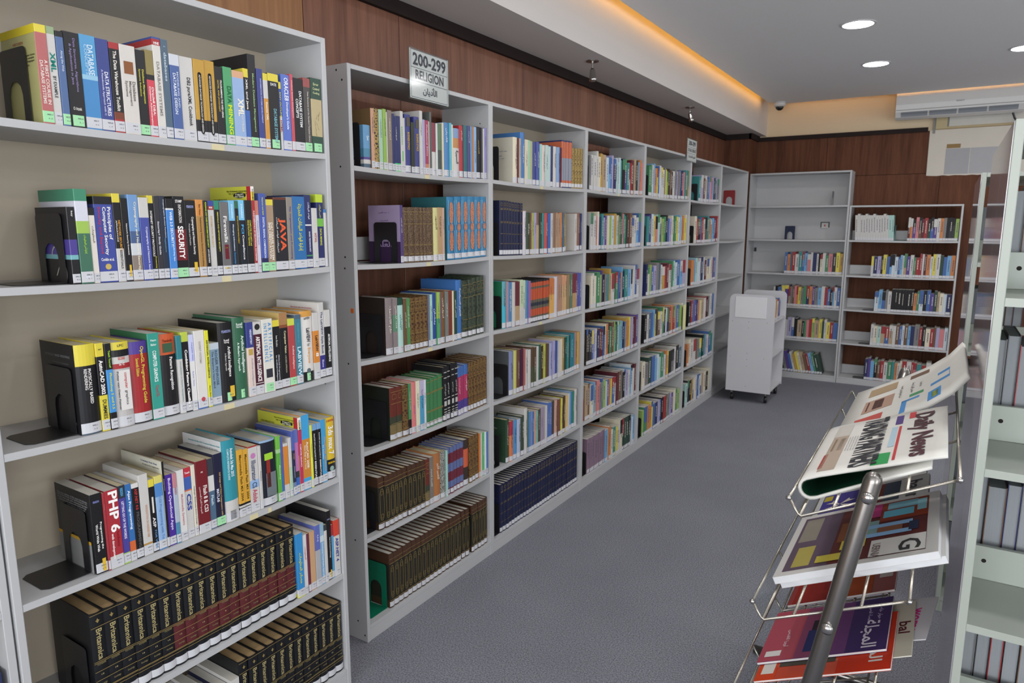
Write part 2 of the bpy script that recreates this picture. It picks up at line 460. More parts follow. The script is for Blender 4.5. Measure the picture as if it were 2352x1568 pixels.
# warm light strips lying in the cove above the ceiling edge
COVE = emit_mat('#ffb43c', COVE_STRENGTH, 'warm_led'); COVE2 = emit_mat('#ffb85a', COVE_STRENGTH * 0.6, 'warm_led_dim')
b = MB(); b.bbox(XE + 0.001, XE + 0.014, -4.0, YE - 0.18, ZC + 0.013, ZC + 0.024, 0.002)
tag(b.build('light_strip', COVE), 'long warm orange light strip hidden above the ceiling edge beside the soffit', 'light')
b = MB(); b.bbox(0.26, 5.9, YE - 0.016, YE - 0.004, ZC + 0.013, ZC + 0.024, 0.002)
tag(b.build('light_strip', COVE2), 'warm orange light strip hidden above the ceiling edge by the end wall', 'light')
# downlights
LENS = emit_mat('#f4f6ff', 22.0, 'lamp_lens')
RIM = plain('#cfcfd2', 0.4, 0, 'lamp_rim', 0.02, 10)
def disc(bm, r, z, n=32, cx=0, cy_=0):
    bm.add([(cx + r * math.cos(2 * PI * k / n), cy_ + r * math.sin(2 * PI * k / n), z) for k in range(n)], [tuple(reversed(range(n)))])
def downlight(x, y, label):
    e = empty('downlight', Matrix.Translation((x, y, ZC)), label, 'light', 'round ceiling downlights')
    b = MB(); n = 32
    prof = [(0.096, 0.0), (0.110, 0.0), (0.110, -0.004), (0.096, -0.006)]
    vs = []; fs = []
    for k in range(n):
        a = 2 * PI * k / n
        vs += [(r * math.cos(a), r * math.sin(a), z) for r, z in prof]
    for k in range(n):
        for j in range(4):
            fs.append((k * 4 + j, k * 4 + (j + 1) % 4, ((k + 1) % n) * 4 + (j + 1) % 4, ((k + 1) % n) * 4 + j))
    b.add(vs, fs); b.build('rim', RIM, e)
    b = MB(); disc(b, 0.096, -0.003); b.build('lens', LENS, e)
    l = bpy.data.lights.new('downlight_lamp', 'AREA'); l.shape = 'DISK'; l.size = 0.18; l.energy = DOWNLIGHT_W; l.color = (1.0, 0.965, 0.92)
    o = bpy.data.objects.new('downlight_lamp', l); COL.objects.link(o); o.parent = e; o.location = (0, 0, -0.012)
for i, y in enumerate((6.75, 5.4, 4.05, 2.7, 1.35)):
    for j, x in enumerate((1.27, 2.285, 3.4, 4.6)):
        lab = {(0, 0): 'bright round ceiling downlight nearest the dome camera', (0, 1): 'bright round ceiling downlight on its row nearest the air conditioner', (1, 0): 'largest bright round ceiling downlight, nearer than the other two'}.get((i, j))
        downlight(x, y, lab or 'round ceiling downlight over the part of the room out of view')

# ------------------------------------------------------------------ bookcases
SH = [1.9381, 1.5684, 1.1924, 0.8231, 0.4537]
T = 0.018
DEP = 0.28
CASES = {}
class Case:
    pass
def bookcase(key, origin, rotz, W, label, back, rows=6, zoff=0.0, lam=None, sags=None, rail_h=0.10, dep=DEP, group=None, back_mat=None):
    lam = lam or LAM
    c = Case(); c.W = W; c.key = key
    c.M = Matrix.Translation(origin) @ Matrix.Rotation(rotz, 4, 'Z')
    c.shelves = [z + zoff for z in SH[6 - rows:]] + [0.0715 + zoff]
    H = (2.3 if rows == 6 else 1.905 if rows == 5 else 2.3) + zoff
    if rows == 5:
        H = SH[0] + zoff - 0.006
    c.H = H
    c.sag = sags or [0.007] * (len(c.shelves) - 1) + [0.0]
    root = empty('bookcase', c.M, label, 'bookcase', group); c.root = root
    b = MB(); b.bbox(0, T, 0, dep, 0, H); c.left = b.build('side_panel', lam, root)
    b = MB(); b.bbox(W - T, W, 0, dep, 0, H); c.right = b.build('side_panel', lam, root)
    b = MB(); b.bbox(T, W - T, 0, dep, H - T, H - 0.0005, 0.001); b.build('top_panel', lam, root)
    c.boards = []
    for i, z in enumerate(c.shelves):
        n = 14; sg = c.sag[i]; vs = []; fs = []
        x0, x1 = T + 0.0003, W - T - 0.0003
        for k in range(n + 1):
            u = k / n; x = x0 + (x1 - x0) * u; dz_ = -sg * (1 - (2 * u - 1) ** 2)
            vs += [(x, 0.001, z - T + dz_), (x, dep - 0.004, z - T + dz_), (x, dep - 0.004, z + dz_), (x, 0.001, z + dz_)]
        for k in range(n):
            for j in range(4):
                fs.append((k * 4 + j, k * 4 + (j + 1) % 4, k * 4 + 4 + (j + 1) % 4, k * 4 + 4 + j))
        fs += [(3, 2, 1, 0), (n * 4, n * 4 + 1, n * 4 + 2, n * 4 + 3)]
        b = MB(); b.add(vs, fs); c.boards.append(b.build('shelf', lam, root))
    b = MB(); b.bbox(T, W - T, 0.002, 0.018, 0, c.shelves[-1] - T - 0.002, 0.001); b.build('plinth', lam, root)
    if back == 'panel':
        b = MB(); b.box(T, W - T, dep - 0.004, dep - 0.0005, 0.04, H - T); b.build('back_panel', back_mat or LAM_CREAM, root)
    else:
        for z in c.shelves:
            b = MB(); b.bbox(T, W - T, dep - 0.016, dep - 0.0005, z, z + rail_h, 0.001); b.build('back_rail', lam, root)
    CASES[key] = c
    return c
def sag_at(c, i, u):
    t = (u - T) / (c.W - 2 * T)
    return -c.sag[i] * (1 - (2 * t - 1) ** 2)

RZ = PI / 2
ys = [1.9257, 2.8662, 3.9156, 4.8868, 5.9535, 6.8984, 7.9429]
NROT = PI / 2 + 0.0088
near = bookcase('N', (0.1428 - 1.0373 * 0.0088, 1.6877 - 1.0373, 0), RZ - 0.0088, 1.0373, 'nearest tall grey-white bookcase holding computing textbooks', 'panel', zoff=0.0125)
caseX = bookcase('X', (0.125, 1.6877 - 1.0373 * 2 - 0.004, 0), RZ, 1.0373, 'tall grey-white bookcase at the edge, nearer than the computing one', 'panel', zoff=0.0125)
bookcase('A', (0, ys[0], 0), RZ, ys[1] - ys[0], 'tall grey-white wall bookcase under the religion sign, with drilled side panel', 'rail')
bookcase('B', (0, ys[1], 0), RZ, ys[2] - ys[1], 'second tall wall bookcase, its lowest shelf full of navy volumes', 'panel')
bookcase('C', (0, ys[2], 0), RZ, ys[3] - ys[2], 'third tall wall bookcase, mauve volumes on its lowest shelf', 'rail')
bookcase('D', (0, ys[3], 0), RZ, ys[4] - ys[3], 'fourth tall wall bookcase, just before the small social science sign', 'panel')
bookcase('E', (0, ys[4], 0), RZ, ys[5] - ys[4], 'fifth tall wall bookcase, last of the wall row with books', 'rail')
bookcase('F', (0, ys[5], 0), RZ, ys[6] - ys[5], 'empty tall wall bookcase at the corner holding only loose bookends', 'panel', back_mat=LAM)
bookcase('P', (-0.064, 8.285, 0), -0.005, 1.05, 'tall bookcase on the end wall with its two top shelves empty', 'panel', sags=[0.002] * 6, back_mat=LAM)
bookcase('Q', (0.99, 8.283, 0), -0.005, 1.025, 'lower open-backed bookcase on the end wall under the bare plaster', 'rail', rows=5, sags=[0.004] * 5)
# free-standing double cases across the aisle: empty shelves on this side, books beyond the middle rails, glossy end boards
for k, y0, l1, l2 in (('R', 1.78, 'pale empty-fronted bookcase beside the magazine rack, nearest one', 'pale bookcase standing back to back behind the nearest one'),
                      ('S', 3.47, 'grey bookcase standing further behind the nearest pale one', 'bookcase standing back to back behind the further grey one')):
    c = bookcase(k, (2.0, y0, 0), 0, 1.1, l1, 'rail', rows=5, lam=LAM_GREEN, sags=[0.002] * 5, rail_h=0.088)
    c2 = bookcase(k + '2', (3.1, y0 + DEP + 0.552, 0), PI, 1.1, l2, 'rail', rows=5, lam=LAM_GREEN, sags=[0.002] * 5, rail_h=0.02, dep=0.55)
    for cc, yy0, yy1 in ((c, y0 + 0.001, y0 + DEP), (c2, y0 + DEP + 0.002, y0 + DEP + 0.55)):
        b = MB(); b.box(1.9984, 1.9997, yy0, yy1, 0.01, c.H - 0.004)
        o = b.build('end_board', GLOSS_END); o.parent = cc.root; o.matrix_parent_inverse = cc.M.inverted()
    for ch in [o for o in c.root.children if o.name.startswith('back_rail')]:
        z = min(v.co.z for v in ch.data.vertices)
        b = MB(); n = 10
        b.add([(.055 + .0055 * math.cos(2 * PI * q / n), DEP - .0162, z + .05 + .0055 * math.sin(2 * PI * q / n)) for q in range(n)], [tuple(range(n))]); b.build('bolt_hole', HOLE, ch)
# details of the cases: bolt holes, scraps of tape, the orange sticker
def dots(c, parent, pts, x, r=0.004):
    for y, z in pts:
        b = MB(); n = 10
        b.add([(x, y + r * math.cos(2 * PI * k / n), z + r * math.sin(2 * PI * k / n)) for k in range(n)], [tuple(range(n))])
        b.build('screw_hole', HOLE, parent)
A = CASES['A']
dots(A, A.left, [(0.055, 2.28), (0.028, 2.243), (0.052, 1.935), (0.05, 1.555), (0.046, 1.598), (0.05, 1.182), (0.05, 0.815), (0.05, 0.445), (0.052, 0.085), (0.015, 0.03)], -0.0006)
dots(A, A.right, [(0.05, 2.2)], A.W - T - 0.0006, 0.003)
dots(near, near.right, [(0.05, 1.17)], near.W - T - 0.0006, 0.003)
b = MB(); b.box(-0.0008, -0.0002, 0.012, 0.027, 1.385, 1.402); b.build('orange_sticker', plain('#dc6a1e', 0.5, 0, 'orange_sticker', 0.02, 10), A.left)
def tape(c, i, u, w=0.03, h=0.016):
    z = c.shelves[i] + sag_at(c, i, u) - T * 0.55
    b = MB(); b.box(u - w / 2, u + w / 2, 0.0, 0.0008, z - h / 2, z + h / 2); b.build('tape_scrap', TAPE, c.boards[i])
for c, i, u, w_ in ((near, 0, 0.62, 0.04), (near, 1, 0.62, 0.03), (near, 2, 0.60, 0.035), (near, 3, 0.66, 0.03), (near, 3, 0.72, 0.012), (A, 0, 0.45, 0.03), (A, 1, 0.45, 0.03), (A, 2, 0.45, 0.03),
                    (CASES['B'], 0, 0.5, 0.03), (CASES['B'], 2, 0.5, 0.03), (CASES['C'], 0, 0.5, 0.03), (CASES['D'], 3, 0.8, 0.03)):
    tape(c, i, u, w_)

# measured rows: start, width, height in millimetres, spine bands, label, lettering
DATA = {}
DATA['N1'] = [
    (178.0, 24.7, 215, 'Y.08 #b9605f', 'g', [('A FIRST COURSE IN', '#e8d8d0', 0.35, 0.8, 0.3, 0.22), ('DATABASE SYSTEMS', '#e8d8d0', 0.36, 0.8, 0.3, -0.18)]),
    (202.7, 18.7, 216, '#8fa67c.075 W', 'w', [('BB:XML', '#1d7f72', 0.26, 0.46, 0.62, 0), ('BY EXAMPLE', '#3c3c3c', 0.5, 0.72, 0.38, 0)]),
    (221.4, 16.8, 210, 'K.06 #4f6a9c', 'g', [('Along the Web', '#c4cfe0', 0.2, 0.42, 0.38, 0.05)]),
    (238.2, 35.5, 214, 'K', 'g', [('Data Structures, Algorithms', '#8d7fa8', 0.06, 0.62, 0.2, 0.12), ('& Applications in Java', '#8d7fa8', 0.12, 0.55, 0.2, -0.14), ('u', '#d8d4cc', 'O Aztek', 0.8, 0.55)]),
    (273.7, 37.5, 216, '#4d9ad0.42 #8cc0dc.05 #3f87c6', 'w', [('DATABASE', '#cfe2ee', 0.1, 0.42, 0.36, 0.12), ('CONCEPTS', '#a8cbe4', 0.1, 0.42, 0.2, -0.16)]),
    (311.1, 30.6, 215, '#3a458f', 'w', [('DATA STRUCTURES', '#e8e8f0', 0.35, 0.83, 0.3, 0.14), ('A Pseudocode Approach with C', '#c8cce4', 0.33, 0.83, 0.2, -0.2)]),
    (341.7, 24.7, 213, 'R.07 K.7 #7a3a22.08 R', 'w', [('The Data Warehouse Toolkit', '#ece6dc', 0.09, 0.76, 0.36, 0)]),
    (366.4, 39.4, 213, '#cfc8c0', 'w', [('Database', '#6c6460', 0.4, 0.62, 0.2, 0.26), ('Management', '#6c6460', 0.4, 0.68, 0.2, 0), ('Systems', '#6c6460', 0.4, 0.58, 0.2, -0.24), ('pic', '#8a5a3c', 0.18, 0.32)]),
    (405.8, 26.6, 209, 'K', 'g', [('Database Management', '#d8cf52', 0.22, 0.62, 0.24, 0.14), ('Systems Solutions', '#d8cf52', 0.22, 0.55, 0.2, -0.2)]),
    (432.4, 21.7, 214, '#8a7a44.28 K.06 #d8404f', 'w', [('Oracle8 DBA:', '#f0e0e0', 0.42, 0.75, 0.3, 0.16), ('Database Administration', '#f0e0e0', 0.42, 0.88, 0.22, -0.18)]),
    (454.1, 22.7, 250, '#3a4f96.02 R.06 #d2ccc4', 'w', [('u', '#f0f0f0', 'ISE', 0.06, 0.7), ('DATABASE SYSTEMS', '#8c8884', 0.24, 0.78, 0.36, 0)]),
    (476.8, 19.7, 249, 'F', 'w', [('databases', '#b9c6d2', 0.13, 0.42, 0.42, 0), ('u', '#b9c6d2', 'H', 0.07, 0.4)]),
    (496.6, 27.6, 217, '#c8ccd4.13 #46609f', 'w', [('MODELING AND', '#c8d0e4', 0.2, 0.62, 0.2, 0.22), ('DATABASE DESIGN', '#dfe4f0', 0.22, 0.7, 0.3, -0.12)]),
    (524.2, 40.4, 217, 'W', 'w', [('DB2 pureXML Cookbook', '#2c2c34', 0.24, 0.82, 0.34, 0.08)]),
    (564.6, 33.5, 217, 'I.73 K', 'w', [('oval', 'K', 0.15, 0.9), ('ADVANCED DATABASE TECHNOLOGY AND DESIGN', '#d8d4cc', 0.18, 0.88, 0.16, 0.0)]),
    (598.1, 32.5, 220, 'I.73 K', 'w', [('oval', 'K', 0.15, 0.9), ('ADVANCED DATABASE TECHNOLOGY AND DESIGN', '#d8d4cc', 0.18, 0.88, 0.16, 0.0)]),
    (630.7, 25.6, 210, 'K', 'w', [('PROGRAMMING THE WEB USING', '#e8e4dc', 0.17, 0.65, 0.24, 0.2), ('XHTML AND JAVASCRIPT', '#cfae3c', 0.17, 0.58, 0.24, -0.2)]),
    (656.3, 27.6, 213, '#46a063', 'w', [('BB:DATA', '#2a6a44', 0.24, 0.46, 0.52, 0.08), ('BB:MINING', '#c8dc38', 0.48, 0.86, 0.52, 0.08)]),
    (683.9, 39.4, 208, '#d8a078.09 #8fabd8', 'w', [('BB:XML', '#e8e4d4', 0.36, 0.6, 0.5, 0.12), ('HOW TO PROGRAM', '#d8d8d8', 0.58, 0.8, 0.22, 0.2)]),
    (723.4, 17.8, 220, 'Y.11 K.42 #3a63b4', 'w', [('XML and Java', '#ece8e4', 0.13, 0.52, 0.5, 0)]),
    (741.1, 27.6, 263, 'K', 'g', [('Modern Database Management', '#9fc08c', 0.2, 0.83, 0.3, 0.06)]),
    (768.8, 21.7, 227, '#39418c', 'w', [('INFORMATION SYSTEMS DEVELOPMENT', '#b8bce0', 0.12, 0.68, 0.24, 0.1)]),
    (790.5, 16.8, 217, 'Y.09 W.24 #d08e34', 'w', [('Essential XML', '#f0e8d8', 0.38, 0.62, 0.42, 0)]),
    (807.2, 39.4, 220, 'Y.1 K', 'g', [('u', '#f0f0f0', 'DATE', 0.14, 0.55), ('DATABASE SYSTEMS', '#7fb8c4', 0.46, 0.9, 0.3, 0.05)]),
    (846.7, 10.8, 201, 'Y.1 #35509c.4 W', 'w', [('EASY OUTLINE', '#d8d040', 0.15, 0.52, 0.5, 0), ('HTML', '#b03a34', 0.56, 0.78, 0.6, 0)]),
    (857.5, 32.5, 225, '#5570c8', 'w', [('ORACLE8', '#eceef8', 0.04, 0.34, 0.5, 0.05), ("Developer's Guide", '#eceef8', 0.36, 0.72, 0.34, 0.05)]),
    (890.1, 12.8, 230, '#c84a58', 'w', [('Database Systems Development', '#f0d8dc', 0.08, 0.9, 0.4, 0)]),
    (902.9, 40.4, 221, 'K', 'w', [('DATABASE SYSTEM', '#f0f0f0', 0.17, 0.66, 0.26, 0.16), ('CONCEPTS', '#f0f0f0', 0.28, 0.54, 0.26, -0.18)]),
    (943.3, 28.6, 227, '#9c4a48.12 #4a4644', 'g', [('Data Structures and the Standard Template Library', '#c8c0b8', 0.18, 0.86, 0.3, 0.06)]),
    (971.9, 44.4, 231, 'D.28 #b9a678.5 D', 'g', [('u', '#d0d4a4', 'Error', 0.08, 0.5), ('u', '#d0d4a4', 'Control', 0.14, 0.62), ('u', '#d0d4a4', 'Coding', 0.2, 0.62), ('twig', '#2c2a24', 0.5, 0.78)]),
]
DATA['N2'] = [
    (207.0, 18.9, 183, 'K.42 #4d3f96.2 #6fb0b8.06 K', 'w', [('key', '#e0dcd4', 0.05, 0.2, 0.3, 0.1)]),
    (225.9, 29.8, 226, '#3a8a68.125 #d0d0dc.21 #9ac04a.13 #3f6e58', 'w', [('AR:إدارة أمن المعلومات', '#b0d83c', 0.48, 0.68, 0.3, 0.05), ('u', '#e0e4f4', 'W', 0.93, 0.4)]),
    (255.7, 14.9, 183, 'K.1 #d8d0c4', 'w', [('AR:المعلومات', '#48423c', 0.24, 0.5, 0.4, 0)]),
    (270.6, 45.7, 211, 'K.09 #3f4ba0', 'w', [('Principles of', '#eceae4', 0.12, 0.5, 0.24, 0.26), ('Computer Security', '#eceae4', 0.12, 0.68, 0.24, 0.0), ('Security and Beyond', '#b0405c', 0.12, 0.66, 0.2, -0.26), ('u', '#eceae4', 'Conklin et al.', 0.73, 0.7), ('disc', '#c0a860', 0.79, 0.84)]),
    (316.2, 19.9, 220, 'Y.1 K.52 W', 'w', [('NETWORK SECURITY', '#d89a3c', 0.3, 0.65, 0.3, 0.15), ('APPLICATIONS', '#d8d8d8', 0.3, 0.55, 0.18, -0.2), ('ESSENTIALS', '#3c3c3c', 0.64, 0.85, 0.3, 0.1)]),
    (336.1, 17.9, 209, 'K', 'w', [('Network Security Essentials', '#ece8e4', 0.3, 0.68, 0.26, 0.1), ('tag', '#d8b23c', 0.8, 0.94)]),
    (354.0, 26.8, 219, '#6a96cc.42 #48608c.14 #c8ccd0.14 #8a7a70', 'w', [('Cryptography and Network Security', '#e8e0c8', 0.08, 0.88, 0.3, 0.14)]),
    (380.8, 25.8, 213, 'W.24 #4650a4', 'w', [('Cryptography and Network Security', '#dcdcec', 0.35, 0.93, 0.26, 0.12)]),
    (406.6, 15.9, 219, 'Y.09 K', 'w', [('INTERNET SECURITY PROTOCOLS', '#ece8e4', 0.18, 0.72, 0.36, -0.05), ('Protecting', '#d8c83c', 0.72, 0.86, 0.3, 0.2)]),
    (422.5, 15.9, 218, 'X', 'w', [('Security+ Study Guide', '#e4e4ec', 0.3, 0.7, 0.4, 0)]),
    (438.4, 15.9, 219, '#2c3344', 'w', [('Cryptographic Boolean Functions', '#d0d4dc', 0.04, 0.5, 0.28, 0.2), ('Applications', '#6a9cc0', 0.5, 0.78, 0.28, 0.05)]),
    (454.3, 21.8, 213, 'K.12 #d8d8d8.02 #3f85d6', 'w', [('WEB 2.0 SECURITY:', '#e8f0fa', 0.16, 0.6, 0.36, 0.05), ('Defending Ajax', '#e8f0fa', 0.58, 0.78, 0.24, 0.12)]),
    (476.1, 32.8, 220, 'K.4 #7a2028.38 K', 'g', [('u', '#ece8e4', 'STAMP', 0.06, 0.6), ('INFORMATION', '#d8d4d0', 0.1, 0.32, 0.28, 0.05), ('BB:SECURITY', '#f4f0ec', 0.36, 0.76, 0.52, 0)]),
    (508.9, 32.8, 210, 'K', 'w', [('u', '#a0a8d8', 'PEARSON', 0.08, 0.62), ('Cryptography and Network Security', '#ece8e4', 0.21, 0.7, 0.26, 0.14), ('Principles and Practice', '#c8c4c0', 0.3, 0.58, 0.18, -0.2), ('tag', '#d8b23c', 0.8, 0.93)]),
    (541.6, 22.8, 213, '#d88a3c.21 #b08040', 'w', [('Ben Natan', '#6a3a1c', 0.06, 0.2, 0.25, 0), ('Implementing Database Security and Auditing', '#4a3018', 0.23, 0.86, 0.26, 0)]),
    (564.5, 13.9, 211, 'K', 'w', [('READINGS AND CASES IN INFORMATION SECURITY', '#c8d83c', 0.02, 0.62, 0.36, 0), ('LAW AND ETHICS', '#ece8e4', 0.64, 0.82, 0.36, 0)]),
    (578.4, 20.9, 211, '#3f4aa0.07 R.05 W', 'w', [('u', '#ffffff', 'ISE', 0.09, 0.55), ('INFORMATION SECURITY', '#c0a060', 0.2, 0.62, 0.3, 0)]),
    (599.2, 17.9, 212, '#2f8a6c.12 K', 'w', [('FIREWALLS AND NETWORK SECURITY', '#d8cf52', 0.15, 0.68, 0.26, 0.1)]),
    (617.1, 28.8, 208, '#6c6a6a', 'w', [('Firewalls', '#ece8e4', 0.19, 0.55, 0.42, 0.02), ('tagb', '#6a2430', 0.58, 0.78), ('u', '#e8c83c', '24', 0.62, 0.4), ('u', '#e8c83c', 'Matthew', 0.9, 0.6)]),
    (645.9, 19.9, 213, '#6fb8e0.27 #263040', 'w', [('SYNGRESS', '#e8f4fa', 0.05, 0.24, 0.26, 0), ('Managing Information', '#d8dce4', 0.32, 0.68, 0.3, 0.05), ('Security', '#4d9ad0', 0.7, 0.86, 0.3, 0.05)]),
    (665.8, 12.9, 212, '#2f6a4c.1 K', 'w', [('SECURE SOFTWARE DEVELOPMENT', '#cfae3c', 0.2, 0.58, 0.36, 0.05)]),
    (678.7, 20.9, 215, '#6fc0e8.27 #1c2430', 'w', [('SYNGRESS', '#f0f8fc', 0.05, 0.24, 0.26, 0), ('PCI', '#5fb0e0', 0.33, 0.45, 0.42, 0), ('Compliance', '#ece8e4', 0.47, 0.82, 0.42, 0)]),
    (699.5, 24.8, 215, 'K', 'w', [('COMPUTER SECURITY and', '#d0c44c', 0.27, 0.62, 0.24, 0.16), ('PENETRATION TESTING', '#d0c44c', 0.27, 0.62, 0.24, -0.16)]),
    (724.4, 11.9, 256, '#e8e4dc.06 Y.1 R', 'w', [("SCHAUM'S", '#2c2c2c', 0.03, 0.16, 0.44, 0), ('FUNDAMENTALS OF RELATIONAL DATABASES', '#f4e8e4', 0.28, 0.86, 0.44, 0)]),
    (736.3, 14.9, 215, '#c87868.2 #cdc8d8', 'w', [('Database in Depth', '#8a86b0', 0.28, 0.62, 0.38, 0)]),
    (751.2, 24.8, 236, '#4458ae.82 #262a5c', 'g', [('Peterson and Sahil', '#d0d444', 0.05, 0.27, 0.22, 0.0), ('DIGITAL SIGNAL COMPRESSION', '#dfe4f4', 0.3, 0.82, 0.3, 0)]),
    (776.0, 28.8, 219, 'Y.08 #a4886c', 'g', [('DATABASE SYSTEM', '#ece4d8', 0.32, 0.84, 0.3, 0.15), ('IMPLEMENTATION', '#ece4d8', 0.32, 0.82, 0.3, -0.16)]),
    (804.8, 48.7, 225, '#6a3020.03 #26262c', 'w', [('BB:JAVA', '#e0603c', 0.28, 0.73, 0.6, 0.08), ('AR:تطبيقات قواعد البيانات', '#d8d4d0', 0.27, 0.75, 0.16, -0.3)]),
    (853.4, 23.8, 227, '#8c8478', 'w', [('File Organization and Processing', '#3f4a9c', 0.13, 0.85, 0.34, 0.05)]),
    (877.3, 49.7, 229, '#2a6cae', 'w', [('AR:إدارة قواعد البيانات الحديثة', '#d8d43c', 0.1, 0.75, 0.42, 0.02)]),
    (926.9, 27.8, 235, 'N.4 #d8d8d8.02 N.4 G.02 N', 'w', [('AR:قواعد البيانات', '#e8e8ec', 0.1, 0.33, 0.3, 0.1), ('BASES TECHNOLOGY', '#e8e8ec', 0.5, 0.78, 0.22, 0.1)]),
    (954.7, 21.8, 193, 'W', 'w', [('HTWL', '#a83a40', 0.42, 0.58, 0.4, 0)]),
    (976.6, 28.8, 237, '#b8d02c.11 N.22 #6ab83c.11 N', 'w', [('AR:تنقيب البيانات', '#d0d83c', 0.14, 0.32, 0.3, 0), ('DATA MINING', '#d0d83c', 0.47, 0.7, 0.3, 0)]),
    (1005.4, 10.9, 189, '#3f78b8.06 W', 'w', []),
]
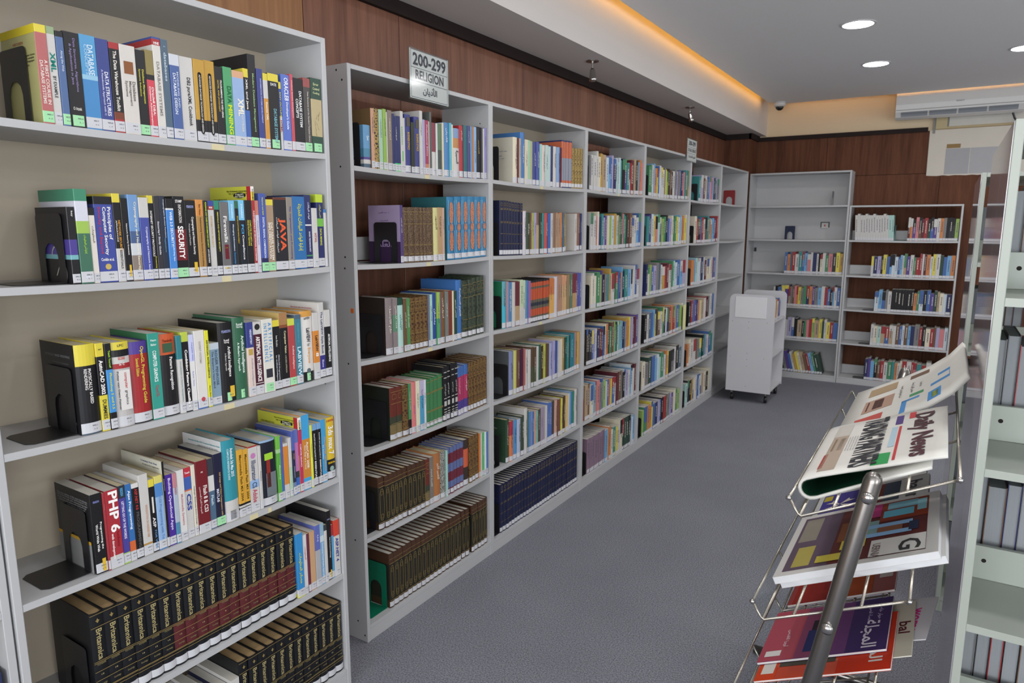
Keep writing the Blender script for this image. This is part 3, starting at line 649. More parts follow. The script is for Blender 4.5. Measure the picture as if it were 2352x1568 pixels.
DATA['N3'] = [
    (193.0, 48.9, 227, 'Y.235 #1c1c1f.66 #46586c', 'w', [('PHYSICALLY BASED', '#e8e4e0', 0.27, 0.66, 0.16, 0.1), ('RENDERING', '#e8e4e0', 0.27, 0.5, 0.16, -0.1)]),
    (241.9, 20.0, 226, 'Y.15 K.44 Y', 'w', [('u', '#2c2c2c', '#1', 0.07, 0.55), ('BB:AutoCAD 2002', '#f0ece8', 0.19, 0.58, 0.52, 0), ('DUMMIES', '#2c2c2c', 0.64, 0.86, 0.5, 0)]),
    (261.9, 17.0, 223, 'K.3 #3f90d8.5 K', 'w', [('Teach Yourself', '#a8dc3c', 0.08, 0.28, 0.3, 0.1), ('Photoshop 5 and 5.5', '#d8d43c', 0.34, 0.76, 0.48, 0)]),
    (278.8, 45.9, 223, 'Y.09 K.08 W.08 R.06 #b8b4b0', 'w', [('u', '#3c3c3c', 'LPC', 0.04, 0.35), ('u', '#c83c34', 'SECOND', 0.19, 0.4), ('u', '#f4f0ec', 'In C', 0.26, 0.3), ('patch', '#d8d4d0', 0.33, 0.8), ('computer', '#b83c3c', 0.36, 0.55, 0.2, 0.12), ('graphics', '#4c4c4c', 0.57, 0.74, 0.2, 0.12), ('Foley van Dam Feiner', '#4c4c4c', 0.34, 0.86, 0.14, -0.3)]),
    (324.7, 48.9, 218, '#4f3a94.15 #a82428.72 K', 'w', [('OpenGL Programming Guide', '#d8c44c', 0.06, 0.76, 0.24, 0.12), ('Seventh Edition', '#d8c44c', 0.2, 0.42, 0.18, -0.16)]),
    (373.6, 31.9, 235, '#2f9a88', 'w', [('u', '#d8ece4', 'Hearn', 0.08, 0.5), ('u', '#d8ece4', 'Baker', 0.13, 0.5), ('COMPUTER GRAPHICS', '#eaf4f0', 0.2, 0.56, 0.34, 0.0), ('OpenGL', '#a84a5c', 0.6, 0.74, 0.34, 0)]),
    (405.6, 47.9, 228, '#cc5426.25 K', 'w', [('u', '#6a2410', 'Theodoridis', 0.08, 0.6), ('pic', '#3f5a44', 0.11, 0.22), ('Pattern Recognition', '#ece8e4', 0.28, 0.68, 0.24, 0.1)]),
    (453.5, 16.0, 219, '#2f8088.3 W', 'w', [('Introduction to Pattern Recognition', '#5c8a8c', 0.33, 0.85, 0.3, 0)]),
    (469.4, 21.0, 227, '#b8c83c.12 K', 'w', [('BB:Combining Pattern Classifiers', '#f4f0ec', 0.22, 0.94, 0.5, 0)]),
    (490.4, 17.0, 217, '#c4c8ec.35 #dcdad8', 'w', [('Computer Vision', '#5c62b0', 0.1, 0.34, 0.3, 0.1), ('Ruber Siana', '#8a90c8', 0.48, 0.85, 0.24, 0)]),
    (507.4, 31.9, 226, '#d6d2cc.9 #3a68b4', 'w', [('EXPERT SYSTEMS', '#a49c94', 0.14, 0.42, 0.2, 0), ('dot', '#b84a50', 0.86, 0.9)]),
    (539.3, 13.0, 223, '#dcd824', 'w', [('BB:ARTIFICIAL INTELLIGENCE', '#3c3c2c', 0.12, 0.62, 0.44, 0), ('Makan Mathur', '#5c5a34', 0.72, 0.9, 0.3, 0)]),
    (552.3, 32.9, 183, '#b8c4d0.1 #7c98ac', 'w', [('ROGER PENROSE', '#46586c', 0.12, 0.68, 0.26, 0.16), ("The Emperor's New Mind", '#46586c', 0.13, 0.72, 0.24, -0.2)]),
    (585.2, 49.9, 238, 'K', 'g', [('u', '#a0a8d8', 'PEARSON', 0.11, 0.6), ('u', '#ece8e4', 'Russell', 0.22, 0.35), ('u', '#ece8e4', 'Norvig', 0.25, 0.33), ('Artificial Intelligence', '#ece8e4', 0.3, 0.68, 0.26, 0.1), ('A Modern Approach', '#c8c4c0', 0.38, 0.6, 0.15, -0.14), ('tag', '#d8b23c', 0.8, 0.94)]),
    (635.1, 42.9, 247, '#2f6446', 'g', [('u', '#dce8e0', 'Russell', 0.08, 0.5), ('u', '#dce8e0', 'Norvig', 0.115, 0.5), ('Artificial Intelligence', '#dce8e0', 0.22, 0.68, 0.3, 0.14), ('A Modern Approach', '#dce8e0', 0.3, 0.65, 0.24, -0.2)]),
    (678.0, 24.9, 229, '#38408c.34 #dcc4b8', 'w', [('NEGNEVITSKY', '#dce0f0', 0.1, 0.3, 0.3, 0.1), ('pic', '#b89a4c', 0.36, 0.44), ('Artificial Intelligence', '#9c9aa8', 0.48, 0.86, 0.3, 0.1)]),
    (702.9, 30.9, 227, 'W.17 #4c1f30.67 W.01 #4c1f30.1 W', 'w', [('dot', '#2c2c2c', 0.04, 0.1), ('BB:ARTIFICIAL INTELLIGENCE', '#f0e8e4', 0.2, 0.82, 0.5, 0.0)]),
    (733.9, 39.9, 231, '#d8d4c8', 'g', [('A R T I F I C I A L', '#4a90c8', 0.05, 0.58, 0.3, 0.22), ('I N T E L L I G E N C E', '#4a90c8', 0.06, 0.58, 0.3, -0.2), ('pic', '#34343c', 0.68, 0.8)]),
    (773.8, 27.9, 223, 'Y.09 K', 'w', [('Ivan Bratko', '#c8c4c0', 0.22, 0.38, 0.24, 0), ('PROLOG Programming', '#c8ccd4', 0.5, 0.88, 0.24, 0.16), ('for Artificial Intelligence', '#c8ccd4', 0.5, 0.88, 0.22, -0.16)]),
    (801.7, 31.9, 243, '#a87848.16 #8a4a2c.04 K.68 #4c2420', 'w', [('Computer Vision', '#dcd0a8', 0.24, 0.54, 0.34, 0.1), ('A MODERN APPROACH', '#a8a088', 0.56, 0.8, 0.2, 0.1)]),
    (833.7, 27.9, 220, '#c8d03c.1 #b84244', 'g', [('Artificial Intelligence', '#ecc8c4', 0.4, 0.75, 0.34, 0.1)]),
    (861.6, 26.9, 229, 'F.06 #3c7c90', 'w', [('Introduction to', '#5fa0b8', 0.12, 0.4, 0.3, 0), ('LABVIEW', '#d8ecf4', 0.46, 0.88, 0.55, 0)]),
    (888.6, 50.9, 236, '#d8963c.08 #dad6d0.78 K', 'g', [('u', '#3c3c3c', 'LabVIEW', 0.1, 0.5), ('BB:LabVIEW', '#34343c', 0.24, 0.44, 0.3, 0.06), ('for', '#6c6864', 0.46, 0.5, 0.24, 0.06), ('Everyone', '#d8a058', 0.52, 0.74, 0.3, 0.06), ('disc', '#5c6a6c', 0.82, 0.87)]),
    (939.5, 24.9, 226, 'W.27 #d8822c.48 W', 'w', [('BB:LabVIEW', '#3c3430', 0.34, 0.58, 0.44, 0.05), ('8', '#f4ece4', 0.6, 0.66, 0.5, 0.05)]),
    (964.4, 24.0, 257, 'W.7 #38348a.2 K', 'w', [('The LabVIEW Style Book', '#38406c', 0.12, 0.68, 0.48, 0), ('Blume', '#c8c4e8', 0.76, 0.86, 0.36, 0)]),
    (988.4, 27.9, 229, 'W.25 K', 'w', [('BB:ARTIFICIAL INTELLIGENCE', '#ece8e4', 0.36, 0.78, 0.34, 0.16)]),
]
DATA['N4'] = [
    (191.0, 29.8, 214, '#1c1c1e', 'w', [('Programming the', '#ece8e4', 0.36, 0.7, 0.22, 0.2), ('World Wide Web', '#ece8e4', 0.38, 0.72, 0.22, -0.14), ('u', '#8a90d0', 'PEARSON', 0.1, 0.5), ('tag', '#d8b23c', 0.82, 0.98)]),
    (220.8, 6.0, 211, '#a8323a', 'w', [('Corporate', '#d88c8c', 0.14, 0.3, 0.4, 0)]),
    (226.7, 34.7, 213, '#b02a34.84 W', 'w', [('BB:PHP 6', '#f4f0ec', 0.02, 0.54, 0.72, 0.08), ('fast&easy', '#8a1820', 0.54, 0.74, 0.26, 0.2), ('web development', '#f4ece8', 0.55, 0.88, 0.24, -0.2)]),
    (261.4, 18.8, 216, '#2c3440.16 #4a409c.7 #9ac83c', 'w', [('REDISH', '#5fb0e0', 0.03, 0.13, 0.4, 0), ('LETTING GO OF THE WORDS', '#e8e4f4', 0.2, 0.68, 0.36, 0)]),
    (280.3, 16.9, 214, '#2f6cb4.74 #d8622c.2 W', 'w', [('Ajax Programming', '#eef4fa', 0.08, 0.68, 0.5, 0)]),
    (297.1, 19.8, 211, '#d4d0cc.06 K', 'w', [('ASP.NET 4.0', '#b83a3c', 0.07, 0.35, 0.4, 0.05), ('PROGRAMMING', '#5c5a5a', 0.38, 0.86, 0.42, 0.05)]),
    (317.0, 25.8, 229, 'W.85 #b0843c.09 W', 'w', [('INTRODUCTION', '#c08c68', 0.38, 0.56, 0.24, 0.1), ('ON INDEXED REM', '#c08c68', 0.57, 0.78, 0.24, 0.1)]),
    (342.8, 16.9, 208, 'Y.1 K', 'w', [('ASP', '#f0ece8', 0.52, 0.66, 0.5, 0), ('white', '#d8d4cc', 0.24, 0.46), ('FOR WEB', '#5f90c0', 0.7, 0.95, 0.34, 0.1)]),
    (359.6, 22.8, 213, '#d4c860.1 #4a84cc.18 #8cb0dc.62 #3f80c4', 'w', [('CGI Programming with Tcl', '#5c86b8', 0.28, 0.86, 0.42, 0)]),
    (382.4, 6.9, 249, 'K', 'w', [('Creating Web Sites', '#c8c4c0', 0.2, 0.6, 0.4, 0)]),
    (389.4, 20.8, 207, '#4a2c9c', 'w', [('Building OpenSocial Apps', '#dcd4f0', 0.05, 0.78, 0.48, 0)]),
    (410.2, 12.9, 206, '#c07c84.2 #a8b4c4.5 #4a88ac', 'w', [('ISSD', '#b83c44', 0.2, 0.42, 0.4, 0)]),
    (423.1, 21.8, 210, '#d6d4d2', 'w', [('Multimedia Systems', '#c07878', 0.34, 0.78, 0.4, 0)]),
    (444.9, 22.8, 210, '#c83040.13 #4060b0.18 #d86a3c.02 W', 'w', [('BB:CSS', '#2f3f94', 0.37, 0.62, 0.62, 0), ('u', '#f4e8e8', 'Teach', 0.07, 0.7)]),
    (467.8, 12.9, 213, '#d8d0bc', 'w', [('Hollinger Multimedia Basics 3 Design', '#4c4844', 0.3, 0.92, 0.36, 0)]),
    (480.6, 37.7, 219, '#7a1f26.95 W', 'w', [('Flash 8 & CS3', '#f0e4e0', 0.35, 0.72, 0.34, 0.18), ('AR:الموسوعة الفنية للمصممين', '#e0c8c4', 0.35, 0.72, 0.2, -0.24), ('u', '#f0e4e0', 'Fl', 0.16, 0.3)]),
    (518.3, 20.8, 216, '#3c3e48.24 #d0d0cc.22 #4c6a84', 'w', [('Flash', '#c8d8e4', 0.52, 0.66, 0.42, 0)]),
    (539.2, 29.8, 224, '#232540', 'g', [('Still Image and Video Compression with', '#c8a860', 0.26, 0.86, 0.24, 0.1), ('MATLAB', '#e0e0ec', 0.48, 0.66, 0.3, -0.22)]),
    (568.9, 48.6, 255, '#2a90a0.74 W', 'w', [('Autodesk 3ds Max 2015', '#eaf4f6', 0.1, 0.45, 0.22, 0.12), ('COMPLETE REFERENCE GUIDE', '#d0e8ec', 0.1, 0.48, 0.14, -0.14), ('bars', '#2c2c2c', 0.86, 0.97)]),
    (617.5, 20.8, 215, '#dca02c.8 K.03 W.03 K.03 W', 'w', [('Macromedia Flash MX 2004', '#5c4410', 0.08, 0.76, 0.42, 0.05)]),
    (638.4, 20.8, 211, '#dca02c.8 K.03 W.03 K.03 W', 'w', [('Macromedia Flash MX 2004', '#5c4410', 0.08, 0.76, 0.42, 0.05)]),
    (659.2, 34.7, 213, 'R.02 W.5 #8cb0dc.12 W', 'w', [('Adobe', '#b83c54', 0.66, 0.86, 0.5, 0), ('Illustrator CS', '#44506c', 0.22, 0.64, 0.5, 0), ('dot', '#c07ab0', 0.12, 0.18)]),
    (693.9, 10.9, 207, 'W', 'w', [('Photoshop', '#5c4444', 0.4, 0.8, 0.4, 0)]),
    (704.8, 58.5, 217, '#8caccc.03 #1e2230', 'w', [('patch', '#6c7478', 0.5, 0.86), ('tagr', '#8a3028', 0.3, 0.72), ('tagl', '#9ccc3c', 0.2, 0.3)]),
    (763.4, 15.9, 219, '#6ab83c.2 #9cc884.06 #58a83c', 'w', [('Photoshop', '#d8f0c8', 0.45, 0.7, 0.4, 0)]),
    (779.2, 11.9, 213, '#5a62b4.6 #3f70b8', 'w', []),
    (791.1, 19.8, 186, 'W.05 #d8822c.7 W', 'w', []),
    (811.0, 12.9, 201, 'W.5 #a8c8a8', 'w', []),
    (823.9, 12.9, 220, '#5060b0.3 #2c3050.5 #6c7ca0', 'w', [('Image', '#c8a04c', 0.35, 0.5, 0.4, 0), ('Compression', '#c8ccd8', 0.55, 0.8, 0.34, 0)]),
    (836.8, 16.9, 220, '#6070c0.2 #c070b0.45 #3a3a44.1 #3a68c4', 'w', []),
    (853.6, 14.9, 257, '#e8e4dc.06 #dcd4a8.1 #c8305c', 'w', [("SCHAUM'S", '#2c2c2c', 0.03, 0.17, 0.44, 0), ('COMPUTER GRAPHICS', '#f4e4e8', 0.35, 0.66, 0.4, 0)]),
    (868.5, 33.7, 260, '#3aa0dc.32 #d0822c.52 #3aa0dc', 'w', [('AutoCAD 2008:', '#f0e8d8', 0.36, 0.72, 0.3, 0.14), ('One Step at a Time', '#f0e8d8', 0.4, 0.72, 0.22, -0.2)]),
    (902.2, 9.9, 219, '#d8dc3c', 'w', [('Corporate Design', '#6c6c2c', 0.3, 0.8, 0.4, 0)]),
    (912.1, 21.8, 218, '#6fa0d0.1 K', 'w', [('AutoCAD 2015 and AutoCAD LT', '#d8d8d8', 0.15, 0.58, 0.3, 0.0), ('ESSENTIALS', '#f0f0f0', 0.6, 0.92, 0.36, 0)]),
    (934.0, 17.9, 218, '#6fa0d0.1 K', 'w', [('AutoCAD 2015 and AutoCAD LT', '#d8d8d8', 0.15, 0.58, 0.3, 0.0), ('ESSENTIALS', '#f0f0f0', 0.6, 0.92, 0.36, 0)]),
    (951.8, 21.8, 224, '#3a9cd8', 'w', [('COMPUTER GRAPHICS', '#d8a050', 0.28, 0.82, 0.3, 0.12), ('for Scientists', '#dcecf4', 0.4, 0.8, 0.2, -0.22)]),
    (973.6, 42.7, 223, '#dcb41c.68 K', 'w', [('u', '#b8342c', '100%', 0.05, 0.75), ('BB:3ds max 7', '#ece8dc', 0.14, 0.6, 0.56, 0), ('u', '#dcb41c', 'Bible', 0.73, 0.8), ('dot', '#8ca8a0', 0.8, 0.86)]),
]
DATA['N5'] = [
    (820.0, 29.7, 229, '#2f8cd0.87 W.07 #d8d43c', 'w', [('AR:مصادر المعلومات', '#d8d83c', 0.3, 0.78, 0.5, 0)]),
    (849.7, 17.2, 215, '#d4d0cc', 'w', [('AR:المعلومات', '#b8484c', 0.2, 0.5, 0.4, 0)]),
    (866.9, 10.5, 214, '#6c2a40', 'w', []),
    (877.5, 23.9, 215, '#c89a6c', 'w', []),
    (901.4, 23.0, 228, '#5c68b8.4 #a8a8ac', 'w', [('AR:إدارة', '#dcdcec', 0.15, 0.35, 0.4, 0)]),
    (924.4, 19.2, 226, '#8ab0c8.2 #c4d4dc.1 #7aa8d0', 'w', [('Developing Virtual Reality Applications', '#dce8f0', 0.32, 0.92, 0.42, 0)]),
    (943.5, 13.4, 215, '#3c4044.1 W', 'w', []),
    (956.9, 21.1, 259, 'K', 'w', [('u', '#a0a8d8', 'PEARSON', 0.12, 0.6), ('Web Development and Design', '#ece8e4', 0.38, 0.68, 0.28, 0.1), ('tag', '#d8b23c', 0.86, 0.97)]),
    (978.0, 10.5, 201, 'R.2 #4a9cd0', 'w', []),
    (988.5, 27.8, 212, '#d8402c.28 W', 'w', [('BB:ASP.NET 4', '#38408c', 0.32, 0.74, 0.5, 0)]),
]
DATA['A1'] = [
    (87.0, 38.1, 158, '#5f98c4.55 #4a88a8.2 #5a4890.06 W.1 F', 'n', [('Quran', '#e0ecf4', 0.25, 0.36, 0.4, 0)]),
    (125.1, 18.5, 224, '#cc9678', 'w', []),
    (143.6, 29.3, 227, 'gp', 'w', []),
    (172.9, 21.5, 227, '#a0c4a8', 'w', []),
    (194.4, 19.5, 232, 'L', 'w', []),
    (213.9, 7.8, 223, 'W', 'w', []),
    (221.7, 25.4, 232, '#847468', 'w', []),
    (247.1, 14.6, 222, 'N', 'w', []),
    (261.7, 18.5, 214, 'N.85 #3cd06c', 'w', []),
    (280.2, 15.6, 217, 'N.85 #3cd06c', 'w', []),
    (295.9, 17.6, 239, 'W', 'w', [('BUSINESS ETHICS', '#5ab85a', 0.25, 0.55, 0.4, 0), ('tag', '#4cb84c', 0.65, 0.82)]),
    (313.4, 14.6, 215, 'W', 'w', []),
    (328.1, 36.1, 232, '#3a3f84', 'w', [('BUSINESS ETHICS', '#d0a83c', 0.3, 0.6, 0.4, 0), ('pic', '#5c564c', 0.05, 0.2)]),
    (364.2, 22.4, 205, '#2c3328', 'w', []),
    (386.6, 33.2, 230, '#3a3f84', 'w', [('BUSINESS ETHICS', '#d0a83c', 0.3, 0.6, 0.4, 0), ('pic', '#5c564c', 0.05, 0.2)]),
    (419.8, 19.5, 258, 'W', 'w', []),
    (439.3, 13.7, 225, 'V', 'w', []),
    (453.0, 25.4, 224, '#a83c58.8 #c87c58', 'w', [('Professional Ethics', '#ecd8dc', 0.08, 0.7, 0.3, 0)]),
    (478.4, 7.8, 222, 'W', 'w', []),
    (486.2, 13.7, 262, '#5c605c', 'w', []),
    (499.8, 30.3, 220, '#8a3a48.55 W', 'w', []),
    (530.1, 10.7, 220, '#d0d4d0', 'w', []),
    (540.8, 35.1, 221, '#5c7c5c.5 #46504c', 'w', []),
    (576.0, 10.7, 228, 'C', 'w', []),
    (586.7, 42.9, 231, '#4a84bc', 'w', [('AR:الأديان', '#dce8f0', 0.1, 0.4, 0.4, 0)]),
    (629.6, 14.6, 233, '#5cb4c8', 'w', []),
    (644.3, 11.7, 228, 'C', 'w', []),
    (656.0, 48.8, 214, '#7c98c0.2 #c0844c.2 W', 'w', [('AR:السيرة', '#2c2c2c', 0.45, 0.72, 0.5, 0)]),
    (704.8, 30.3, 230, '#b8323a', 'w', [('AR:الإسلام', '#ecd8d8', 0.1, 0.5, 0.36, 0)]),
    (735.0, 27.3, 234, '#2c6c74', 'w', []),
    (762.4, 24.4, 234, '#4c4c84', 'w', [('AR:الحديث', '#d0d0e4', 0.1, 0.7, 0.4, 0)]),
    (786.8, 11.7, 234, 'S', 'w', []),
    (798.5, 15.6, 234, '#b07850', 'w', []),
    (814.1, 20.5, 234, '#88b0dc', 'w', []),
    (834.6, 41.0, 237, 'K', 'w', [('AR:التفسير', '#d0b060', 0.25, 0.7, 0.3, 0)]),
    (875.6, 14.6, 236, 'X', 'w', []),
    (890.2, 12.7, 233, 'W', 'w', []),
    (902.9, 16.6, 237, '#8c84c4', 'w', []),
]
DATA['A2'] = [
    (284.0, 18.3, 237, '#54407c', 'w', []),
    (302.3, 31.8, 229, 'bp', 'w', []),
    (334.1, 40.4, 230, 'bp', 'w', []),
    (374.5, 35.6, 231, 'bp', 'w', []),
    (410.1, 22.1, 231, 'bp', 'w', []),
    (432.3, 23.1, 231, 'bp', 'w', []),
    (455.4, 46.2, 232, 'bp', 'w', []),
    (501.6, 33.7, 232, '#d0c884', 'w', [('AR:الطهور', '#4c4830', 0.15, 0.5, 0.4, 0)]),
    (535.3, 29.8, 234, '#b89468', 'w', []),
    (565.2, 16.4, 233, '#c4a08c', 'w', []),
    (607.5, 54.9, 281, 'ip', 'w', []),
    (662.4, 51.0, 283, 'ip', 'w', []),
    (713.4, 52.0, 285, 'ip', 'w', []),
    (765.4, 58.7, 285, 'ip', 'w', []),
    (824.2, 50.1, 285, 'ip', 'w', []),
    (874.2, 45.3, 285, 'ip', 'w', []),
]
DATA['A3'] = [
    (180, 43, 237, '#8a7c7c', 'w', []),
    (223, 28, 234, '#8a7c7c.3 #5c8c6c.3 #8a7c7c', 'w', []),
    (251, 39, 232, '#1f4c3c.13 #aad4c8', 'w', [('AR:الإيمان', '#4c8478', 0.3, 0.7, 0.4, 0)]),
    (290, 20, 227, '#6c5238', 'w', []),
    (310, 22, 227, '#4c8c4c', 'w', []),
    (332, 34, 227, 'op', 'w', []),
    (366, 30, 227, 'op', 'w', []),
    (396, 27, 227, 'op', 'w', []),
    (423, 31, 229, 'op', 'w', []),
    (454, 12, 230, '#6c7088', 'w', []),
    (466, 18, 231, 'A', 'w', []),
    (484, 33, 236, '#2c4a94', 'w', [('AR:رمضان', '#d0dcf0', 0.3, 0.6, 0.5, 0)]),
    (517, 19, 237, '#9cc044.5 #4ca060', 'w', []),
    (536, 7, 237, '#5c68b0', 'w', []),
    (543, 35, 237, '#7c5430', 'w', []),
    (578, 23, 234, '#787a74', 'w', []),
    (601, 30, 237, '#7c3828', 'w', []),
    (631, 11, 233, 'C', 'w', []),
    (642, 24, 232, 'D', 'w', []),
    (666, 44, 279, '#3a70b8', 'w', []),
    (710, 50, 273, 'dp', 'w', []),
    (760, 35, 274, 'dp', 'w', []),
    (795, 36, 279, 'dp', 'w', []),
    (831, 29, 282, 'dp', 'w', []),
    (860, 32, 284, 'dp', 'w', []),
]
DATA['A4'] = [
    (191.0, 45.7, 228, 'lp', 'w', []),
    (236.7, 33.7, 227, 'lp', 'w', []),
    (270.4, 38.7, 227, 'op', 'w', []),
    (309.1, 16.9, 227, '#3f9058.7 K', 'w', []),
    (326.0, 33.7, 229, '#e07878', 'w', [('AR:الإسلام', '#8a5ca0', 0.45, 0.7, 0.3, 0)]),
    (359.7, 24.8, 229, '#dcd8b8', 'w', []),
    (384.5, 28.8, 226, '#b8b0d0.3 #4a9cc4', 'w', []),
    (413.3, 16.9, 224, '#d8dce4', 'w', []),
    (430.2, 26.8, 222, 'sp', 'w', []),
    (457.0, 27.8, 225, 'sp', 'w', []),
    (484.8, 31.8, 226, 'sp', 'w', []),
    (516.5, 34.7, 229, 'sp', 'w', []),
    (551.3, 30.8, 257, 'kp', 'w', []),
    (582.0, 28.8, 258, 'kp', 'w', []),
    (610.8, 25.8, 263, 'kp', 'w', []),
    (636.6, 29.8, 263, 'kp', 'w', []),
    (666.4, 23.8, 235, '#3f68b0.2 #b0305c.5 #4a3c8c', 'w', []),
    (690.2, 31.8, 236, '#3f68b0.2 #b0305c.5 #4a3c8c', 'w', []),
    (722.0, 33.7, 238, '#3f68b0.2 #b0305c.5 #4a3c8c', 'w', []),
    (755.7, 22.8, 239, 'op', 'w', []),
    (778.6, 23.8, 240, 'op', 'w', []),
    (802.4, 28.8, 241, 'op', 'w', []),
    (831.2, 27.8, 244, 'op', 'w', []),
    (859.0, 29.8, 245, 'op', 'w', []),
    (888.7, 30.8, 245, 'op', 'w', []),
]
DATA['A5'] = [
    (105.0, 37.6, 231, 'qp', 'w', []),
    (142.6, 29.7, 229, 'qp', 'w', []),
    (172.2, 30.6, 230, 'qp', 'w', []),
    (202.9, 25.7, 229, 'qp', 'w', []),
    (228.6, 31.6, 230, 'qp', 'w', []),
    (260.2, 29.7, 231, 'qp', 'w', []),
    (289.8, 27.7, 232, 'qp', 'w', []),
    (317.5, 33.6, 230, 'qp', 'w', []),
    (351.1, 30.6, 229, 'qp', 'w', []),
    (381.8, 31.6, 227, 'qp', 'w', []),
    (413.4, 31.6, 225, 'lp', 'w', []),
    (445.0, 27.7, 225, '#7c7268', 'w', []),
    (472.7, 53.4, 232, '#b06c38', 'w', []),
    (526.1, 38.6, 229, 'kw', 'w', []),
    (564.6, 12.9, 225, 'A', 'w', []),
    (577.5, 24.7, 230, 'mp', 'w', []),
    (602.2, 28.7, 231, 'mp', 'w', []),
    (630.9, 26.7, 231, 'mp', 'w', []),
    (657.6, 25.7, 231, 'mp', 'w', []),
    (683.3, 27.7, 231, 'mp', 'w', []),
    (710.9, 44.5, 232, '#3c3028.2 #d05a38.4 #3c3028', 'w', []),
    (755.4, 28.7, 234, 'op', 'w', []),
    (784.1, 28.7, 235, 'op', 'w', []),
    (812.7, 29.7, 236, 'op', 'w', []),
    (842.4, 12.9, 231, 'O', 'w', []),
    (855.2, 11.9, 230, 'W', 'w', []),
    (867.1, 21.7, 228, '#58b46c', 'w', []),
    (888.9, 16.8, 225, '#d0e4e0', 'w', []),
    (905.7, 13.8, 222, '#5070b8', 'w', []),
]
DATA['B1'] = [
    (228.0, 42.6, 228, 'C', 'w', []),
    (270.6, 10.6, 227, 'M', 'w', []),
    (281.2, 16.5, 227, '#b8a890', 'w', []),
    (297.7, 43.6, 260, '#4078bc', 'w', []),
    (341.2, 28.1, 228, 'C', 'w', []),
    (369.3, 25.2, 228, '#9cc8a4', 'w', []),
    (394.5, 33.9, 226, '#a8ac80', 'w', []),
    (428.3, 34.8, 225, '#3a4490', 'w', []),
    (463.2, 33.9, 229, '#4a54a0', 'w', []),
    (497.1, 23.2, 221, 'A', 'w', []),
    (520.3, 42.6, 219, '#d8c4bc', 'w', []),
    (562.9, 56.1, 222, '#b8d0cc', 'w', []),
    (619.0, 37.7, 224, 'N', 'w', []),
    (656.8, 41.6, 223, 'W', 'w', []),
    (698.4, 39.7, 223, '#7c9cc8', 'w', []),
    (738.0, 13.5, 222, 'M', 'w', []),
    (751.6, 61.9, 266, 'tp', 'w', []),
    (813.5, 72.6, 268, 'tp', 'w', []),
    (886.1, 42.6, 231, 'gq', 'w', []),
    (928.7, 35.8, 233, 'gq', 'w', []),
    (964.5, 36.8, 235, 'gq', 'w', []),
    (1001.3, 27.1, 236, 'gq', 'w', []),
]
DATA['B2'] = [
    (96.0, 33.8, 275, 'np', 'w', []),
    (129.8, 49.7, 276, 'np', 'w', []),
    (179.5, 29.8, 274, 'np', 'w', []),
    (209.3, 26.8, 272, 'np', 'w', []),
    (236.2, 25.8, 271, 'np', 'w', []),
    (262.0, 28.8, 271, 'np', 'w', []),
    (290.8, 31.8, 270, 'np', 'w', []),
    (322.6, 35.8, 231, '#d0c4cc', 'w', []),
    (358.4, 38.8, 224, '#344a38', 'w', []),
    (397.2, 16.9, 223, 'Z', 'w', []),
    (414.1, 28.8, 223, '#a4a860', 'w', []),
    (442.9, 23.9, 225, 'V', 'w', []),
    (466.8, 36.8, 226, '#7c5640.3 E', 'w', []),
    (503.6, 23.9, 224, 'D', 'w', []),
    (527.4, 31.8, 224, 'T', 'w', []),
    (559.2, 38.8, 224, '#c04a48', 'w', []),
    (598.0, 28.8, 224, 'B', 'w', []),
    (626.8, 25.8, 224, 'W', 'w', []),
    (652.7, 37.8, 226, '#8a6a54', 'w', []),
    (690.4, 53.7, 227, '#b08c70', 'w', []),
    (744.1, 34.8, 228, '#c4743c', 'w', []),
    (778.9, 20.9, 227, '#4a6c84', 'w', []),
    (799.8, 130.2, 221, '#a4823c', 'w', []),
    (930.0, 29.8, 222, 'W', 'w', []),
    (959.8, 45.7, 225, '#8a5c44', 'w', []),
    (1005.5, 22.9, 222, 'N', 'w', []),
]
DATA['B3'] = [
    (124.0, 36.8, 243, '#5ca4b0.5 #3cb4cc', 'w', []),
    (160.8, 21.3, 242, '#a88c98', 'w', []),
    (182.2, 36.8, 237, '#3f80b8', 'w', []),
    (219.0, 27.1, 235, 'W', 'w', []),
    (246.1, 47.5, 240, '#6c2c38.55 #b89870.33 #6c2c38', 'w', []),
    (293.6, 59.1, 244, '#bccca8.6 W', 'w', []),
    (352.8, 33.0, 237, '#4a88b8', 'w', []),
    (385.7, 25.2, 233, '#8a68a4', 'w', []),
    (410.9, 57.2, 233, 'ob', 'w', []),
    (468.1, 51.4, 234, 'ob', 'w', []),
    (519.5, 35.9, 234, 'ob', 'w', []),
    (555.4, 35.9, 234, 'ob', 'w', []),
    (591.2, 35.9, 235, 'ob', 'w', []),
    (627.1, 55.3, 233, '#c8703c.4 #d8a04c', 'w', []),
    (682.3, 42.7, 237, '#c4bcc4', 'w', []),
    (725.0, 58.2, 236, '#b08468', 'w', []),
    (783.2, 62.0, 240, '#d09068.25 #c8a06c', 'w', []),
    (845.2, 40.7, 237, '#8a7450', 'w', []),
    (885.9, 29.1, 239, '#5c7a60', 'w', []),
    (915.0, 59.1, 239, '#7c3040.5 #b89060', 'w', []),
    (974.1, 54.3, 239, '#5058a8', 'w', []),
]
